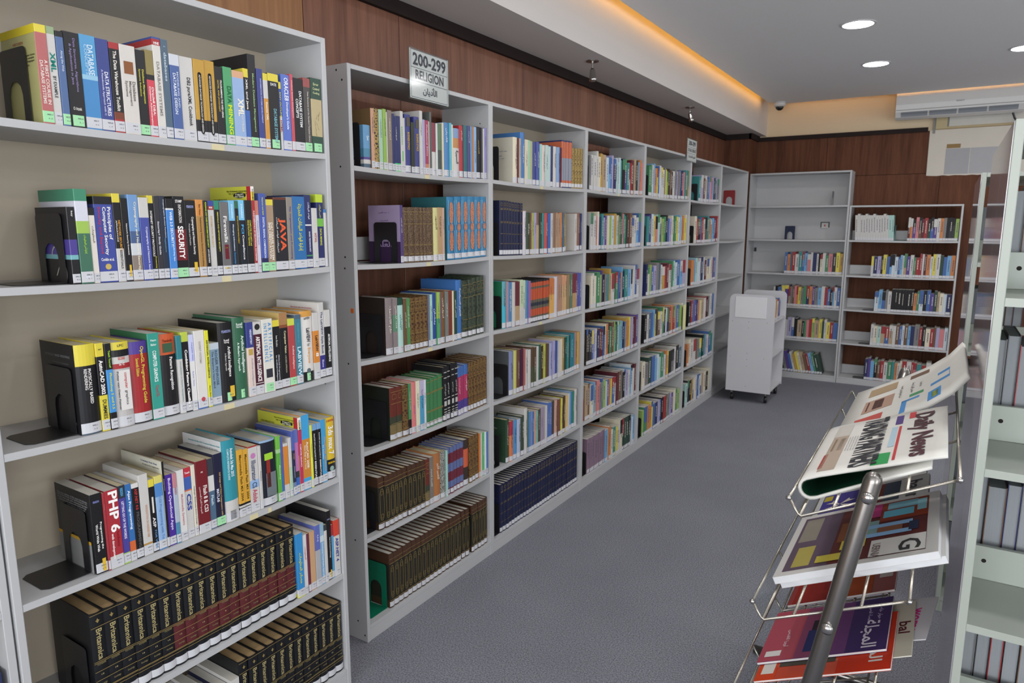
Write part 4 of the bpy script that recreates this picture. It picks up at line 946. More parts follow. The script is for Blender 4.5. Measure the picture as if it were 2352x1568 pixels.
DATA['B4'] = [
    (187.0, 45.5, 238, '#7c84b0', 'w', []),
    (232.5, 32.0, 237, '#c4c060', 'w', []),
    (264.5, 32.9, 236, '#6c4434', 'w', []),
    (297.4, 41.6, 236, '#48203c', 'w', []),
    (339.0, 13.6, 234, '#b8645c', 'w', []),
    (352.6, 66.8, 225, 'W', 'w', []),
    (419.4, 53.3, 231, '#5c4430.5 #4c5238', 'w', []),
    (472.6, 25.2, 228, 'W', 'w', []),
    (497.8, 27.1, 234, '#2c5c48', 'w', []),
    (524.9, 30.0, 222, '#4c3028', 'w', []),
    (554.9, 24.2, 228, '#b8bc44', 'w', []),
    (579.1, 48.4, 228, '#5c4630', 'w', []),
    (627.5, 38.7, 224, '#9ca0cc', 'w', []),
    (666.3, 30.0, 233, '#a49cc4', 'w', []),
    (696.3, 42.6, 222, '#3050a4', 'w', []),
    (738.9, 22.3, 217, 'W', 'w', []),
    (761.2, 26.1, 229, 'C', 'w', []),
    (787.3, 35.8, 231, '#a08850', 'w', []),
    (823.1, 25.2, 230, 'D', 'w', []),
    (848.3, 27.1, 234, 'T', 'w', []),
    (875.4, 17.4, 234, '#34342c', 'w', []),
    (892.8, 65.8, 240, '#1f7c8c', 'w', []),
    (958.7, 36.8, 238, '#9c7c74', 'w', []),
    (995.5, 32.9, 235, '#c8983c', 'w', []),
]
DATA['B5'] = [
    (158, 34, 240, '#344a34', 'w', []),
    (192, 40, 223, '#b83040.35 #d87848', 'w', []),
    (232, 40, 221, '#4c90c8', 'w', []),
    (272, 39, 218, '#a8b4d0', 'w', []),
    (311, 36, 226, '#3c4a38', 'w', []),
    (347, 36, 263, 'W', 'w', []),
    (383, 13, 243, '#4c6c54', 'w', []),
    (396, 20, 234, '#4a84c0', 'w', []),
    (416, 21, 231, '#7c8cc0', 'w', []),
    (437, 20, 224, '#3c70b8', 'w', []),
    (457, 22, 227, '#c89c88', 'w', []),
    (479, 24, 220, '#7cb8a8', 'w', []),
    (503, 29, 223, '#4c4a40', 'w', []),
    (532, 48, 229, '#9c8ca0', 'w', []),
    (580, 30, 227, 'W', 'w', []),
    (610, 56, 238, '#4a6cb8', 'w', []),
    (666, 41, 234, '#4c3c3c', 'w', []),
    (707, 38, 231, '#c49888', 'w', []),
    (745, 30, 230, '#7c4c34', 'w', []),
    (775, 33, 227, '#d0cc44', 'w', []),
    (808, 38, 232, '#4c3428', 'w', []),
    (846, 29, 229, '#d8b464', 'w', []),
    (875, 25, 235, 'W', 'w', []),
    (900, 33, 239, '#5c90d0', 'w', []),
    (933, 37, 235, '#2c7c6c', 'w', []),
    (970, 38, 240, 'W', 'w', []),
]

# ------------------------------------------------------------------ books
def parse(spec):
    out = []; rest = 1.0; toks = spec.split()
    for k, t in enumerate(toks):
        if t.startswith('#'):
            code, fr = t[:7], t[7:]
        else:
            code, fr = t[0], t[1:]
        f = float(fr) if fr else rest
        if k == len(toks) - 1:
            f = rest
        out.append((code, f)); rest -= f
    return out
PATT = {'gp': ('#1c1812', 'black and gold', ornate('#1c1812', '#a88a4a', 90)), 'bp': ('#4a3626', 'brown patterned', ornate('#3a281c', '#6c5640', 130)),
        'op': ('#4c3220', 'ornate brown', ornate('#44291b', '#70542e', 75)), 'gq': ('#6c5626', 'gold-brown', ornate('#5a4420', '#a48a4c', 85)),
        'dp': ('#262e28', 'dark green leather', ornate('#232c26', '#3c4636', 60)), 'kw': ('#1a1a1a', 'black and white', ornate('#1a1a1a', '#a4a49c', 150))}
PBAND = {'ip': '#2f7cac', 'lp': '#6c2c22.55 #3c4030.15 #7a6840', 'sp': '#3c7a48', 'kp': 'K', 'qp': '#4c3020.19 #2a271f.67 #48301f', 'mp': '#5c6a9c.12 #702838.22 #5c6a9c.18 #702838.2 #5c6a9c.14 #702838',
         'tp': 'N.03 #c8603c.34 #888c9c.47 #c8603c.06 N', 'np': '#1e2344', 'ob': 'K.05 #c04c28.1 #5c5648.05 #c04c28.26 #5c5648.07 #2a2e3c.08 #5c5648.07 #c04c28.16 #5c5648.06 K', 'br': '#16171a', 'brm': '#16171a.5 #5c2024.31 #16171a'}
PNAME = {'ip': 'blue medallion', 'lp': 'brown and olive leather', 'sp': 'green banded', 'kp': 'black lettered', 'qp': 'dark brown gilt', 'mp': 'maroon and blue', 'tp': 'orange and grey', 'np': 'navy gilt', 'ob': 'orange and black'}
GOLD = plain('#a08a52', 0.4, 0.3, 'gilding', 0.1, 40)
_G = {}
def deco_mesh(kind, w, h, y):
    """gilded lines, frames and medallions of a bound spine as one flat piece of tooling"""
    b = MB()
    def bar(z, t=0.0012, x0=0.0, x1=1.0):
        b.add([(w * x0, y, h * z - t), (w * x1, y, h * z - t), (w * x1, y, h * z + t), (w * x0, y, h * z + t)], [(0, 1, 2, 3)])
    def ring(cx, z0, z1, rx, t):
        n = 20
        zc, rz = (z0 + z1) / 2 * h, (z1 - z0) / 2 * h
        pts = []
        for k in range(n):
            a = 2 * PI * k / n; ca, sa = math.cos(a), math.sin(a)
            sgn = lambda v: 1 if v > 0 else -1
            ex = lambda v: sgn(v) * abs(v) ** 0.55
            pts.append((ex(ca), ex(sa)))
        vs = [(w * cx + p * rx, y, zc + q * rz) for p, q in pts] + [(w * cx + p * (rx - t), y, zc + q * (rz - t)) for p, q in pts]
        b.add(vs, [(k, (k + 1) % n, (k + 1) % n + n, k + n) for k in range(n)])
    if kind == 'np':
        for z in (0.86, 0.84, 0.62, 0.60, 0.40, 0.22):
            bar(z, 0.001, 0.12, 0.88)
        ring(0.5, 0.9, 0.96, w * 0.3, 0.0015)
    elif kind == 'qp':
        ring(0.5, 0.18, 0.78, w * 0.36, 0.0018); ring(0.5, 0.22, 0.30, w * 0.2, 0.0015); ring(0.5, 0.66, 0.74, w * 0.2, 0.0015); bar(0.82); bar(0.9, 0.0008); bar(0.14)
    elif kind == 'sp':
        for z in (0.94, 0.72, 0.70, 0.34, 0.32, 0.1):
            bar(z, 0.0014)
    elif kind in ('op', 'lp', 'bp', 'gp', 'dp', 'gq'):
        for z in (0.92, 0.7, 0.32, 0.16):
            bar(z, 0.001, 0.05, 0.95)
        ring(0.5, 0.78, 0.88, w * 0.3, 0.0014)
    elif kind in ('br', 'brm'):
        for z in (0.985, 0.855, 0.50, 0.485, 0.395, 0.30, 0.205, 0.195, 0.165):
            bar(z, 0.0007, 0.0, 1.0)
        cx = w * 0.5; z0 = h * 0.895
        b.add([(cx, y, z0), (cx + w * 0.16, y, z0 + h * 0.03), (cx + w * 0.08, y, z0 + h * 0.028), (cx, y, z0 + h * 0.05), (cx - w * 0.08, y, z0 + h * 0.028), (cx - w * 0.16, y, z0 + h * 0.03)], [(0, 1, 2, 3, 4, 5)])
    return b
def add_deco(kind, w, h, y, parent):
    key = (kind, round(w, 3), round(h, 3))
    if key not in _G:
        bm = deco_mesh(kind, w, h, y)
        if not bm.v:
            return
        o = mesh_obj('gilding', bm.v, bm.f, GOLD, parent); _G[key] = o.data; o['kind'] = 'stuff'
    else:
        o = bpy.data.objects.new('gilding', _G[key]); COL.objects.link(o); o.parent = parent; o['kind'] = 'stuff'
def profile(w, d, hard):
    """pairs (outer, inner) of the cover seen from above, from the left fore-edge round the spine to the right"""
    if hard:
        t = min(0.0028, w * 0.18); bul = min(0.006, w * 0.14); n = 6
        outer = [(0, d)]; inner = [(t, d)]
        for k in range(n + 1):
            s = k / n; yy = bul * (1 - math.sin(PI * s) ** 0.8) if 0 < s < 1 else bul
            outer.append((w * s, yy)); inner.append((t + (w - 2 * t) * s, yy + t))
        outer.append((w, d)); inner.append((w - t, d))
    else:
        t = min(0.0009, w * 0.12); c = min(0.0010, w * 0.1)
        outer = [(0, d), (0, c), (c, 0), (w - c, 0), (w, c), (w, d)]
        inner = [(t, d), (t, c + t), (t + c * 0.5, t), (w - t - c * 0.5, t), (w - t, c + t), (w - t, d)]
    return outer, inner
def cover_mesh(w, h, d, bands, hard, mats, left=None):
    outer, inner = profile(w, d, hard); n = len(outer)
    zs = [h]
    for _, f in bands:
        zs.append(zs[-1] - f * h)
    zs[-1] = 0.0
    vs = []; fs = []; mi = []
    for z in zs:
        vs += [(x, y, z) for x, y in outer] + [(x, y, z) for x, y in inner]
    m_ = 2 * n
    for k in range(len(bands)):
        a, c = k * m_, (k + 1) * m_
        for i in range(n - 1):
            fs.append((c + i, c + i + 1, a + i + 1, a + i)); mi.append(len(mats) - 1 if (left and i == 0) else k)
            fs.append((c + n + i + 1, c + n + i, a + n + i, a + n + i + 1)); mi.append(k)
        fs.append((c + n, c, a, a + n)); mi.append(k)
        fs.append((c + n - 1, c + 2 * n - 1, a + 2 * n - 1, a + n - 1)); mi.append(k)
    for i in range(n - 1):
        fs.append((i, i + 1, n + i + 1, n + i)); mi.append(0)
        q = len(bands) * m_
        fs.append((q + i + 1, q + i, q + n + i, q + n + i + 1)); mi.append(len(bands) - 1)
    return vs, fs, mi
def strip(w, d, hard, z0, z1, off=0.0004, trim_=0.0):
    outer, _ = profile(w, d, hard)
    pts = [p for p in outer[1:-1]]
    pts = [(max(-0.0003, min(w + 0.0003, x)), y - off) for x, y in pts]
    if trim_:
        pts = [(w * trim_ + (x / w) * w * (1 - 2 * trim_), y) for x, y in pts]
    n = len(pts)
    vs = [(x, y, z0) for x, y in pts] + [(x, y, z1) for x, y in pts]
    return vs, [(i, i + 1, n + i + 1, n + i) for i in range(n - 1)]
CALLS = ['005.74', '005.8', '005.1', '006.6', '005.13', '006.3', '005.72', '005.7']
def make_book(name, M, w, h, d, spec, lab='w', texts=(), hard=False, pages=None, left=None, label=None, group=None, small=False, call=None):
    patt = None
    if spec in PATT:
        patt = spec; bands = [(PATT[spec][0], 1.0)]; mats = [PATT[spec][2]]
    else:
        if spec in PBAND:
            patt = spec; bands = parse(PBAND[spec])
        else:
            bands = parse(spec)
        mats = [cover_mat(c) for c, _ in bands]
    if patt:
        hard = True
    if left:
        mats = mats + [cover_mat(left)]
    root = empty(name, M, label, 'book', group)
    vs, fs, mi = cover_mesh(w, h, d, bands, hard, mats, left)
    cov = mesh_obj('cover', vs, fs, mats, root, mi)
    ins = 0.0035 if hard else 0.0003
    tt = 0.0030 if hard else 0.001
    tt = min(tt, w * 0.2)
    b = MB(); b.box(tt, w - tt, (0.009 if hard else 0.0012), d - (0.004 if hard else 0.0008), ins, h - ins)
    mesh_obj('page_block', b.v, b.f, pages or PAGES_W, root)
    if lab != 'n':
        lh = min(0.026, h * 0.115) if not patt else min(0.022, h * 0.09)
        z0 = 0.003 if not patt else 0.006
        tr = 0.0
        if w > 0.034 and lab == 'g':
            tr = 0.12
        lv, lf = strip(w, d, hard, z0, z0 + lh, 0.0004, tr)
        lo = mesh_obj('call_number_label', lv, lf, LABELG if lab == 'g' else LABELW, root)
        if not small and w > 0.012:
            put_text(call or random.choice(CALLS), '#5c5c64', lo, (w * 0.62, -0.0009, z0 + lh * 0.70), (1, 0, 0), (0, 0, 1), min(0.012, w * 0.6), 0.0032)
            put_text(random.choice(['R . D', 'S . I', 'W . N', 'D . D', 'L . P', 'N . I']), '#5c5c64', lo, (w * 0.65, -0.0009, z0 + lh * 0.34), (1, 0, 0), (0, 0, 1), min(0.008, w * 0.5), 0.0028)
    if patt:
        add_deco(patt, w, h, -0.0006, cov)
        if patt == 'kp':
            put_text('AR:فتح الباري', '#c8c8c4', cov, (w * 0.5, -0.0008, h * 0.58), (0, 0, -1), (1, 0, 0), h * 0.22, w * 0.4)
            b = MB()
            for z in (0.9, 0.8, 0.42, 0.22, 0.17, 0.13):
                b.add([(w * .15, -0.0007, h * z - .002), (w * .85, -0.0007, h * z - .002), (w * .85, -0.0007, h * z + .002), (w * .15, -0.0007, h * z + .002)], [(0, 1, 2, 3)])
            b.add([(w * .2, -0.0007, h * .28), (w * .8, -0.0007, h * .28), (w * .8, -0.0007, h * .37), (w * .2, -0.0007, h * .37)], [(0, 1, 2, 3)])
            mesh_obj('silver_tooling', b.v, b.f, ink('#b4b4b0'), cov)['kind'] = 'stuff'
        if patt == 'ip':
            for (z0, z1, nm) in ((0.14, 0.45, 'medallion_panel'), (0.58, 0.92, 'medallion_panel'), (0.475, 0.555, 'medallion_disc')):
                b = MB(); n = 24
                pts = []
                for k in range(n):
                    a = 2 * PI * k / n; e = 0.75 if nm == 'medallion_panel' else 1.0
                    f_ = lambda v: math.copysign(abs(v) ** e, v)
                    rz = (z1 - z0) / 2 * h
                    wob = 1 + (0.09 * math.cos(8 * a) if nm == 'medallion_panel' else 0)
                    pts.append((w * 0.5 + f_(math.cos(a)) * w * 0.27 * wob, -0.0009, (z0 + z1) / 2 * h + f_(math.sin(a)) * (rz if nm == 'medallion_panel' else w * 0.34)))
                b.add(pts, [tuple(range(n))]); mesh_obj(nm, b.v, b.f, ORANGE_ORN, cov)
            b = MB()
            for (z0, z1) in ((0.11, 0.47), (0.56, 0.95)):
                for x in (0.1, 0.9):
                    b.add([(w * x - .0008, -0.0008, h * z0), (w * x + .0008, -0.0008, h * z0), (w * x + .0008, -0.0008, h * z1), (w * x - .0008, -0.0008, h * z1)], [(0, 1, 2, 3)])
            mesh_obj('pale_border', b.v, b.f, ink('#b8d0d8'), cov)['kind'] = 'stuff'
    fy = -0.0006
    for t in texts:
        if t[0] == 'u':
            put_text(t[2], t[1], cov, (w * 0.5, fy, h * (1 - t[3])), (1, 0, 0), (0, 0, 1), w * t[4], min(h * 0.035, w * t[4] * 0.4))
        elif len(t) == 4:
            kind, code, a, e = t
            z1, z0 = h * (1 - a), h * (1 - e)
            b = MB(); nm = 'printed_panel'
            if kind in ('dot', 'disc'):
                r = min((z1 - z0) / 2 * 1.4, w * 0.34); n = 16; zc = (z0 + z1) / 2
                b.add([(w * .5 + r * math.cos(2 * PI * k / n), fy, zc + r * math.sin(2 * PI * k / n)) for k in range(n)], [tuple(range(n))]); nm = 'printed_disc'
            elif kind == 'oval':
                rx = w * 0.17; n = 8; pts = []
                for k in range(n + 1):
                    an = PI * k / n; pts.append((w * .5 + rx * math.cos(an), fy, z1 - rx + rx * math.sin(an)))
                for k in range(n + 1):
                    an = PI + PI * k / n; pts.append((w * .5 + rx * math.cos(an), fy, z0 + rx + rx * math.sin(an)))
                b.add(pts, [tuple(range(len(pts)))])
            elif kind == 'twig':
                for k in range(9):
                    zz = z0 + (z1 - z0) * random.random(); dx = random.uniform(-.3, .3) * w; x = w * random.uniform(.3, .7)
                    b.add([(x, fy, zz), (x + 0.001, fy, zz), (x + dx, fy, zz + 0.018)], [(0, 1, 2)])
                nm = 'printed_twig'
            elif kind == 'bars':
                for k in range(7):
                    zz = z0 + (z1 - z0) * k / 7; b.add([(w * .3, fy, zz), (w * .7, fy, zz), (w * .7, fy, zz + .0018), (w * .3, fy, zz + .0018)], [(0, 1, 2, 3)])
                nm = 'printed_barcode'
            else:
                x0, x1 = {'tag': (.55, .85), 'tagb': (.3, .75), 'tagr': (.3, .55), 'tagl': (.2, .75), 'pic': (.2, .8), 'white': (.35, .65), 'patch': (.25, .9)}[kind]
                b.add([(w * x0, fy, z0), (w * x1, fy, z0), (w * x1, fy, z1), (w * x0, fy, z1)], [(0, 1, 2, 3)])
            o = mesh_obj(nm, b.v, b.f, ink(code), cov)
        else:
            s, code, a, e, size, off = t
            put_text(s, code, cov, (w * (0.5 + off), fy - 0.0003, h * (1 - (a + e) / 2)), (0, 0, -1), (1, 0, 0), h * (e - a), w * size * 0.98, align='l', max_stretch=1.75)
    return root, cov
ORANGE_ORN = ornate('#c89674', '#a8604c', 160)
CN = {'N': 'of the nearest bookcase', 'A': 'of the religion bookcase', 'B': 'of the second wall bookcase', 'C': 'of the third wall bookcase', 'D': 'of the fourth wall bookcase', 'E': 'of the fifth wall bookcase', 'P': 'of the tall end bookcase', 'Q': 'of the low end bookcase'}
SN = ['top shelf', 'second shelf', 'third shelf', 'fourth shelf', 'fifth shelf', 'bottom shelf']
SN5 = ['top shelf', 'second shelf', 'third shelf', 'fourth shelf', 'bottom shelf']
def shelf_name(case, i):
    return (SN5 if len(CASES[case].shelves) == 5 else SN)[i]
def blabel(desc, k, case, i):
    return f'{desc}, {ORD[k]} from left, {shelf_name(case, i)} {CN[case]}'
def place(case, i, u, w, setback=0.008, lean=0.0, yaw=0.0):
    c = CASES[case]
    z = c.shelves[i] + max(sag_at(c, i, u), sag_at(c, i, u + w), sag_at(c, i, u + w / 2)) + 0.0008
    M = c.M @ Matrix.Translation((u, setback, z))
    if yaw:
        M = M @ Matrix.Rotation(yaw, 4, 'Z')
    if lean:
        if lean > 0:      # leans to the right
            M = M @ Matrix.Translation((w, 0, 0)) @ Matrix.Rotation(lean, 4, 'Y') @ Matrix.Translation((-w, 0, 0))
        else:
            M = M @ Matrix.Rotation(lean, 4, 'Y')
    return M
LEFT = {('N1', 0): '#aaa465', ('N3', 0): '#1c1c1f', ('N3', 6): 'K', ('N3', 16): 'W', ('N3', 13): 'K', ('N4', 2): '#a02830', ('N4', 16): 'K', ('N4', 31): '#c8843c', ('N2', 23): '#c4c42e', ('N4', 30): '#c4c42e', ('N4', 9): '#cfcbb8', ('N3', 5): '#2c7048', ('N4', 18): '#d2d2d2', ('N1', 23): '#1c1c1e', ('N3', 19): '#c8a860', ('N3', 24): '#d4d0ca',
        ('A1', 1): '#7a5c38', ('A2', 0): '#a892b8', ('A2', 10): '#2c7078', ('B3', 0): '#1f7c54', ('B4', 0): '#55585a', ('A3', 0): '#2e2420', ('A4', 0): '#20261e', ('B1', 0): '#cfc8b4', ('B5', 0): '#2f4a34'}
GREY_PAGES = {}
NWORD = {'N1': 0, 'N2': 1, 'N3': 2, 'N4': 3, 'N5': 4}
TITLES = ['AR:' + t for t in ('التفسير الكبير', 'الفقه الإسلامي', 'أصول الدين', 'تاريخ العرب', 'العلوم السياسية', 'القانون التجاري', 'علم الاجتماع', 'الاقتصاد الحديث', 'أحكام المعاملات', 'مبادئ الإدارة')]
def desc_of(spec, w, h, kindword):
    if spec in PATT:
        base = PATT[spec][1]
    elif spec in PBAND:
        base = PNAME.get(spec, 'dark')
    else:
        bands = parse(spec)
        main = max(bands, key=lambda q: q[1])[0]; base = col_word(main)
        if len(bands) > 1 and col_word(bands[0][0]) != base:
            base = base + ' ' + kindword + ' with ' + col_word(bands[0][0]) + ' top'
            return ('thick ' if w > .04 else 'thin ' if w < .014 else '') + base
    return ('thick ' if w > .04 else 'thin ' if w < .014 else '') + base + ' ' + kindword
for key in ('N1', 'N2', 'N3', 'N4', 'N5', 'A1', 'A2', 'A3', 'A4', 'A5', 'B1', 'B2', 'B3', 'B4', 'B5'):
    case = key[0]; i = int(key[1]) - 1
    rows = []
    for j, r in enumerate(DATA[key]):
        if case == 'B' and r[1] > 46 and r[3] not in PATT and r[3] not in PBAND and not (key == 'B2' and r[1] > 100):
            n = 2
            for q in range(n):
                rows.append((r[0] + r[1] * q / n, r[1] / n, r[2] - 4 * q, r[3], r[4], r[5], j if q == 0 else -1))
        elif case == 'B' and r[3] in ('tp', 'ob', 'np') and r[1] > 46:
            for q in range(2):
                rows.append((r[0] + r[1] * q / 2, r[1] / 2, r[2], r[3], r[4], r[5], -1))
        else:
            rows.append(tuple(r[:6]) + (j,))
    base = 18 if key == 'N5' else 0
    for k, (u, w, h, spec, lab, texts, j) in enumerate(rows):
        u, w, h = u / 1000, w / 1000, h / 1000
        gap = 0.0004
        setback = 0.006 + random.uniform(0, 0.004) + (0.004 if case != 'N' else 0)
        yaw = 0.0; d = min(0.245, max(0.15, h * (0.80 if case == 'N' else 0.74) + random.uniform(-.008, .008)))
        if key == 'B2' and w > 0.1:
            w = 0.022; yaw = -0.45; d = 0.11; setback = .03; u += 0.012
        kind = 'bound_volume' if (spec in PATT or spec in PBAND) else ('textbook' if case == 'N' else 'hardcover_book')
        kw = {'bound_volume': 'volume', 'textbook': 'textbook', 'hardcover_book': 'book'}[kind]
        hard = kind == 'hardcover_book' and w > 0.03 or (case == 'N' and key in ('N3', 'N4') and w > 0.040)
        lbl = blabel(desc_of(spec, w, h, kw), k + 1 + base, case, i)
        M = place(case, i, u + gap, w - 2 * gap, setback, 0.0, yaw)
        if yaw:
            M.translation.z += 0.003
        if case in 'AB' and not texts and kind == 'hardcover_book' and w > .016 and random.random() < .7:
            main = col_hex(max(parse(spec), key=lambda q: q[1])[0]); lum = sum(int(main[q:q + 2], 16) for q in (1, 3, 5)) / 3
            texts = [(random.choice(TITLES), '#e0dcd0' if lum < 130 else '#4c4858', .12 + random.uniform(0, .15), .5 + random.uniform(0, .2), .42, random.uniform(-.05, .1))]
        root, cov = make_book(kind, M, w - 2 * gap, h, d, spec, lab, texts, hard, PAGES_C if random.random() < .4 else PAGES_W, LEFT.get((key, j)), lbl,
                              f'books on the {shelf_name(case, i)} {CN[case]}', small=(case == 'B'), call={'A': '297.1', 'B': '341.2'}.get(case))
        if (key, j) in (('N1', 0), ('N3', 0), ('N4', 0), ('N2', 0), ('N4', 9), ('N2', 23), ('N4', 30), ('N4', 18), ('A2', 0), ('B1', 0), ('B5', 0), ('N3', 24)):
            COVERS = {('N1', 0): [('A FIRST COURSE IN', '#9a5440', .16, .3, .5), ('DATABASE SYSTEMS', '#9a5440', .2, .3, .5), ('A great course for students of computer science', '#4c4a34', .3, .9, .5), ('and engineers with many worked examples', '#4c4a34', .33, .85, .5), ('of data modelling and of query languages', '#4c4a34', .36, .85, .5), ('written in plain words', '#4c4a34', .4, .6, .5)],
                      ('N2', 0): [('AR:مفتاح', '#c04038', .10, .2, .3), ('AR:مفتاح', '#d8d4cc', .16, .12, .8)],
                      ('N3', 0): [('PHYSICALLY BASED RENDERING', '#787878', .14, .7, .5), ('From theory to implementation', '#5c5c5c', .22, .45, .42), ('Lighting and materials', '#6c6450', .34, .3, .3), ('sampling and reconstruction', '#5c5c60', .38, .3, .3), ('light transport', '#5c5c60', .42, .25, .28), ('MK', '#c8c8c8', .88, .1, .18)],
                      ('N4', 0): [('The new edition of this text introduces', '#8a8a8a', .10, .85, .5), ('the fundamentals of programming for the', '#8a8a8a', .13, .85, .5), ('world wide web with scripting languages', '#8a8a8a', .16, .85, .5), ('markup and client side technology', '#8a8a8a', .19, .8, .5), ('for students of all levels', '#8a8a8a', .22, .5, .4)],
                      ('N4', 9): [('Creating Web Sites', '#3c4a7c', .05, .5, .3), ('Projects for beginners', '#6c6c64', .09, .4, .26)],
                      ('N2', 23): [('Master the fundamentals of relational databases', '#5c5c1c', .05, .5, .32), ('high performance study guide', '#5c5c1c', .08, .46, .3), ('OVER 30 MILLION SOLD', '#3c3c14', .15, .34, .75)],
                      ('N4', 30): [('Master the fundamentals of computer graphics', '#5c5c1c', .05, .5, .32), ('high performance study guide', '#5c5c1c', .08, .46, .3), ('OVER 30 MILLION SOLD', '#3c3c14', .13, .34, .75)],
                      ('N4', 18): [('Autodesk 3ds Max 2015 Complete Reference Guide', '#2c8c94', .07, .8, .45), ('master the new tools with clear lessons', '#8c8c8c', .11, .5, .36)],
                      ('N3', 24): [('Best practice style rules and standards', '#b8404c', .08, .5, .4)],
                      ('B5', 0): [('AR:أحكام الميراث', '#c8c440', .12, .7, .5), ('AR:دراسة فقهية', '#c8c8c0', .22, .4, .5)],
                      ('A2', 0): [('AR:د. عبد الكريم', '#5c4470', .13, .45, .5), ('AR:أساسيات', '#2c2038', .26, .45, .5), ('AR:البحث', '#2c2038', .36, .4, .5)],
                      ('B1', 0): [('AR:موقف الشريعة الإسلامية', '#3a4a8a', .3, .7, .5), ('AR:من', '#3a4a8a', .4, .15, .5), ('AR:القروض والودائع', '#3a4a8a', .46, .7, .5)]}
            for (s, code, a, ln, cx) in COVERS[(key, j)]:
                put_text(s, code, cov, (-0.0006, d * cx, h * (1 - a)), (0, -1, 0), (0, 0, 1), d * ln, 0.0085 if ln < .55 and s.startswith('AR:') else 0.006, max_stretch=1.6)
            if key == 'A2':
                b = MB(); b.box(-0.0005, -0.0001, 0, d, 0, h * .37); mesh_obj('printed_panel', b.v, b.f, ink('#3c2848'), cov)
                put_text('AR:العلم', '#a892b8', cov, (-0.0010, d * .5, h * .3), (0, -1, 0), (0, 0, 1), d * .5, h * .14)
            if (key, j) == ('N1', 0):
                b = MB(); b.add([(-.0004, 0.001, h * .915), (-.0004, d, h * .915), (-.0004, d, h), (-.0004, 0.001, h)], [(3, 2, 1, 0)]); mesh_obj('printed_stripe', b.v, b.f, ink('#d0bc30'), cov)
            if (key, j) == ('N2', 0):
                b = MB(); n = 10; R1, R2 = .026, .022; zc = h * .36; yc = d * .42
                pts = [(-.0006, yc + R1 * math.cos(PI * q / n), zc + R1 * math.sin(PI * q / n)) for q in range(n + 1)] + [(-.0006, yc + R2 * math.cos(PI - PI * q / n), zc + R2 * math.sin(PI - PI * q / n)) for q in range(n + 1)]
                b.add(pts, [(q, q + 1, 2 * n - q, 2 * n + 1 - q) for q in range(n)])
                b.add([(-.0006, yc - R1, zc), (-.0006, yc - R2, zc), (-.0006, yc + .012, h * .1), (-.0006, yc + .008, h * .1)], [(0, 1, 2, 3)]); mesh_obj('printed_hook', b.v, b.f, ink('#b4b0a8'), cov)
                b = MB(); b.add([(-.0006, d * .25 + .016 * math.cos(2 * PI * q / 14), h * .13 + .022 * math.sin(2 * PI * q / 14)) for q in range(14)], [tuple(range(14))]); mesh_obj('printed_key', b.v, b.f, ink('#a8a49c'), cov)
            if (key, j) == ('N4', 0):
                b = MB(); b.add([(-0.0005, 0.012, 0), (-0.0005, d, 0), (-0.0005, d, h * .36), (-0.0005, 0.012, h * .36)], [(3, 2, 1, 0)]); mesh_obj('printed_panel', b.v, b.f, ink('#8a8a88'), cov)
                b = MB(); b.add([(-0.0007, 0.012, h * .36), (-0.0007, d, h * .36), (-0.0007, d, h * .40), (-0.0007, 0.012, h * .40)], [(3, 2, 1, 0)]); mesh_obj('printed_stripe', b.v, b.f, ink('#c89a30'), cov)
            if j in (23, 30) and key in ('N2', 'N4'):
                b = MB(); n = 20; b.add([(-0.0006, d * .27 + d * .15 * math.cos(2 * PI * k / n), h * .9 + h * .034 * math.sin(2 * PI * k / n)) for k in range(n)], [tuple(reversed(range(n)))]); mesh_obj('printed_oval', b.v, b.f, ink('#1c1c1c'), cov)
                put_text("SCHAUM'S", '#dcdcc0', cov, (-0.0011, d * .27, h * .913), (0, -1, 0), (0, 0, 1), d * .2, .005); put_text("ouTlines", '#dcdcc0', cov, (-0.0011, d * .27, h * .89), (0, -1, 0), (0, 0, 1), d * .22, .008)
                b = MB(); b.add([(-0.0004, 0.001, h * .5), (-0.0004, d * .1, h * .5), (-0.0004, d * .1, h), (-0.0004, 0.001, h)], [(3, 2, 1, 0)]); mesh_obj('printed_stripe', b.v, b.f, ink('#b02a34'), cov)

# encyclopaedia: black volumes with gilt tooling, maroon fields on the lower numbers
def brit(case, i, u0, u1, nums, maroon_from, base, h):
    n = len(nums); w = (u1 - u0) / n
    for k, num in enumerate(nums):
        mar = num <= maroon_from
        lbl = f'black encyclopedia volume{" with maroon field" if mar else ""}, {ORD[k + 1 + base]} from left, {shelf_name(case, i)} {CN[case]}'
        root, cov = make_book('encyclopedia_volume', place(case, i, u0 + k * w + .0003, w - .0006, .010 + random.uniform(0, .003)), w - .0006, h, .212, 'brm' if mar else 'br', 'w',
                              [('Britannica', '#a89a6c', .165, .485, .42, .02), ('u', '#a89a6c', str(num), .645, .3), ('u', '#7c7250', 'Encyclopaedia', .53, .6), ('u', '#7c7250', 'Knowledge', .745, .5)], True, PAGES_B, None, lbl, 'encyclopedia volumes', small=True)
brit('N', 4, 0.163, 0.8195, [19, 18, 17, 16, 15, 14, 12, 11, 10, 9, 8, 7, 6, 5, 4, 3, 2, 1], 12, 0, 0.268)
brit('N', 5, 0.578, 1.0155, [32, 31, 30, 29, 28, 27, 26, 25, 24, 23, 22, 21], 0, 6, 0.272)
for k in range(6):
    w = .028 + .006 * (k % 2); u = .40 + k * .0295
    make_book('textbook', place('N', 5, u, .029, .012), .029, .205 + .012 * (k % 3), .18, ['W', '#5c84b4', 'W', '#4c7c9c', 'N', 'W'][k], 'w', [], False, PAGES_W, None, blabel(['thin white', 'blue', 'white-spined', 'slate blue', 'navy', 'plain white'][k] + ' textbook', k + 1, 'N', 5), 'books on the bottom shelf of the nearest bookcase', small=True)
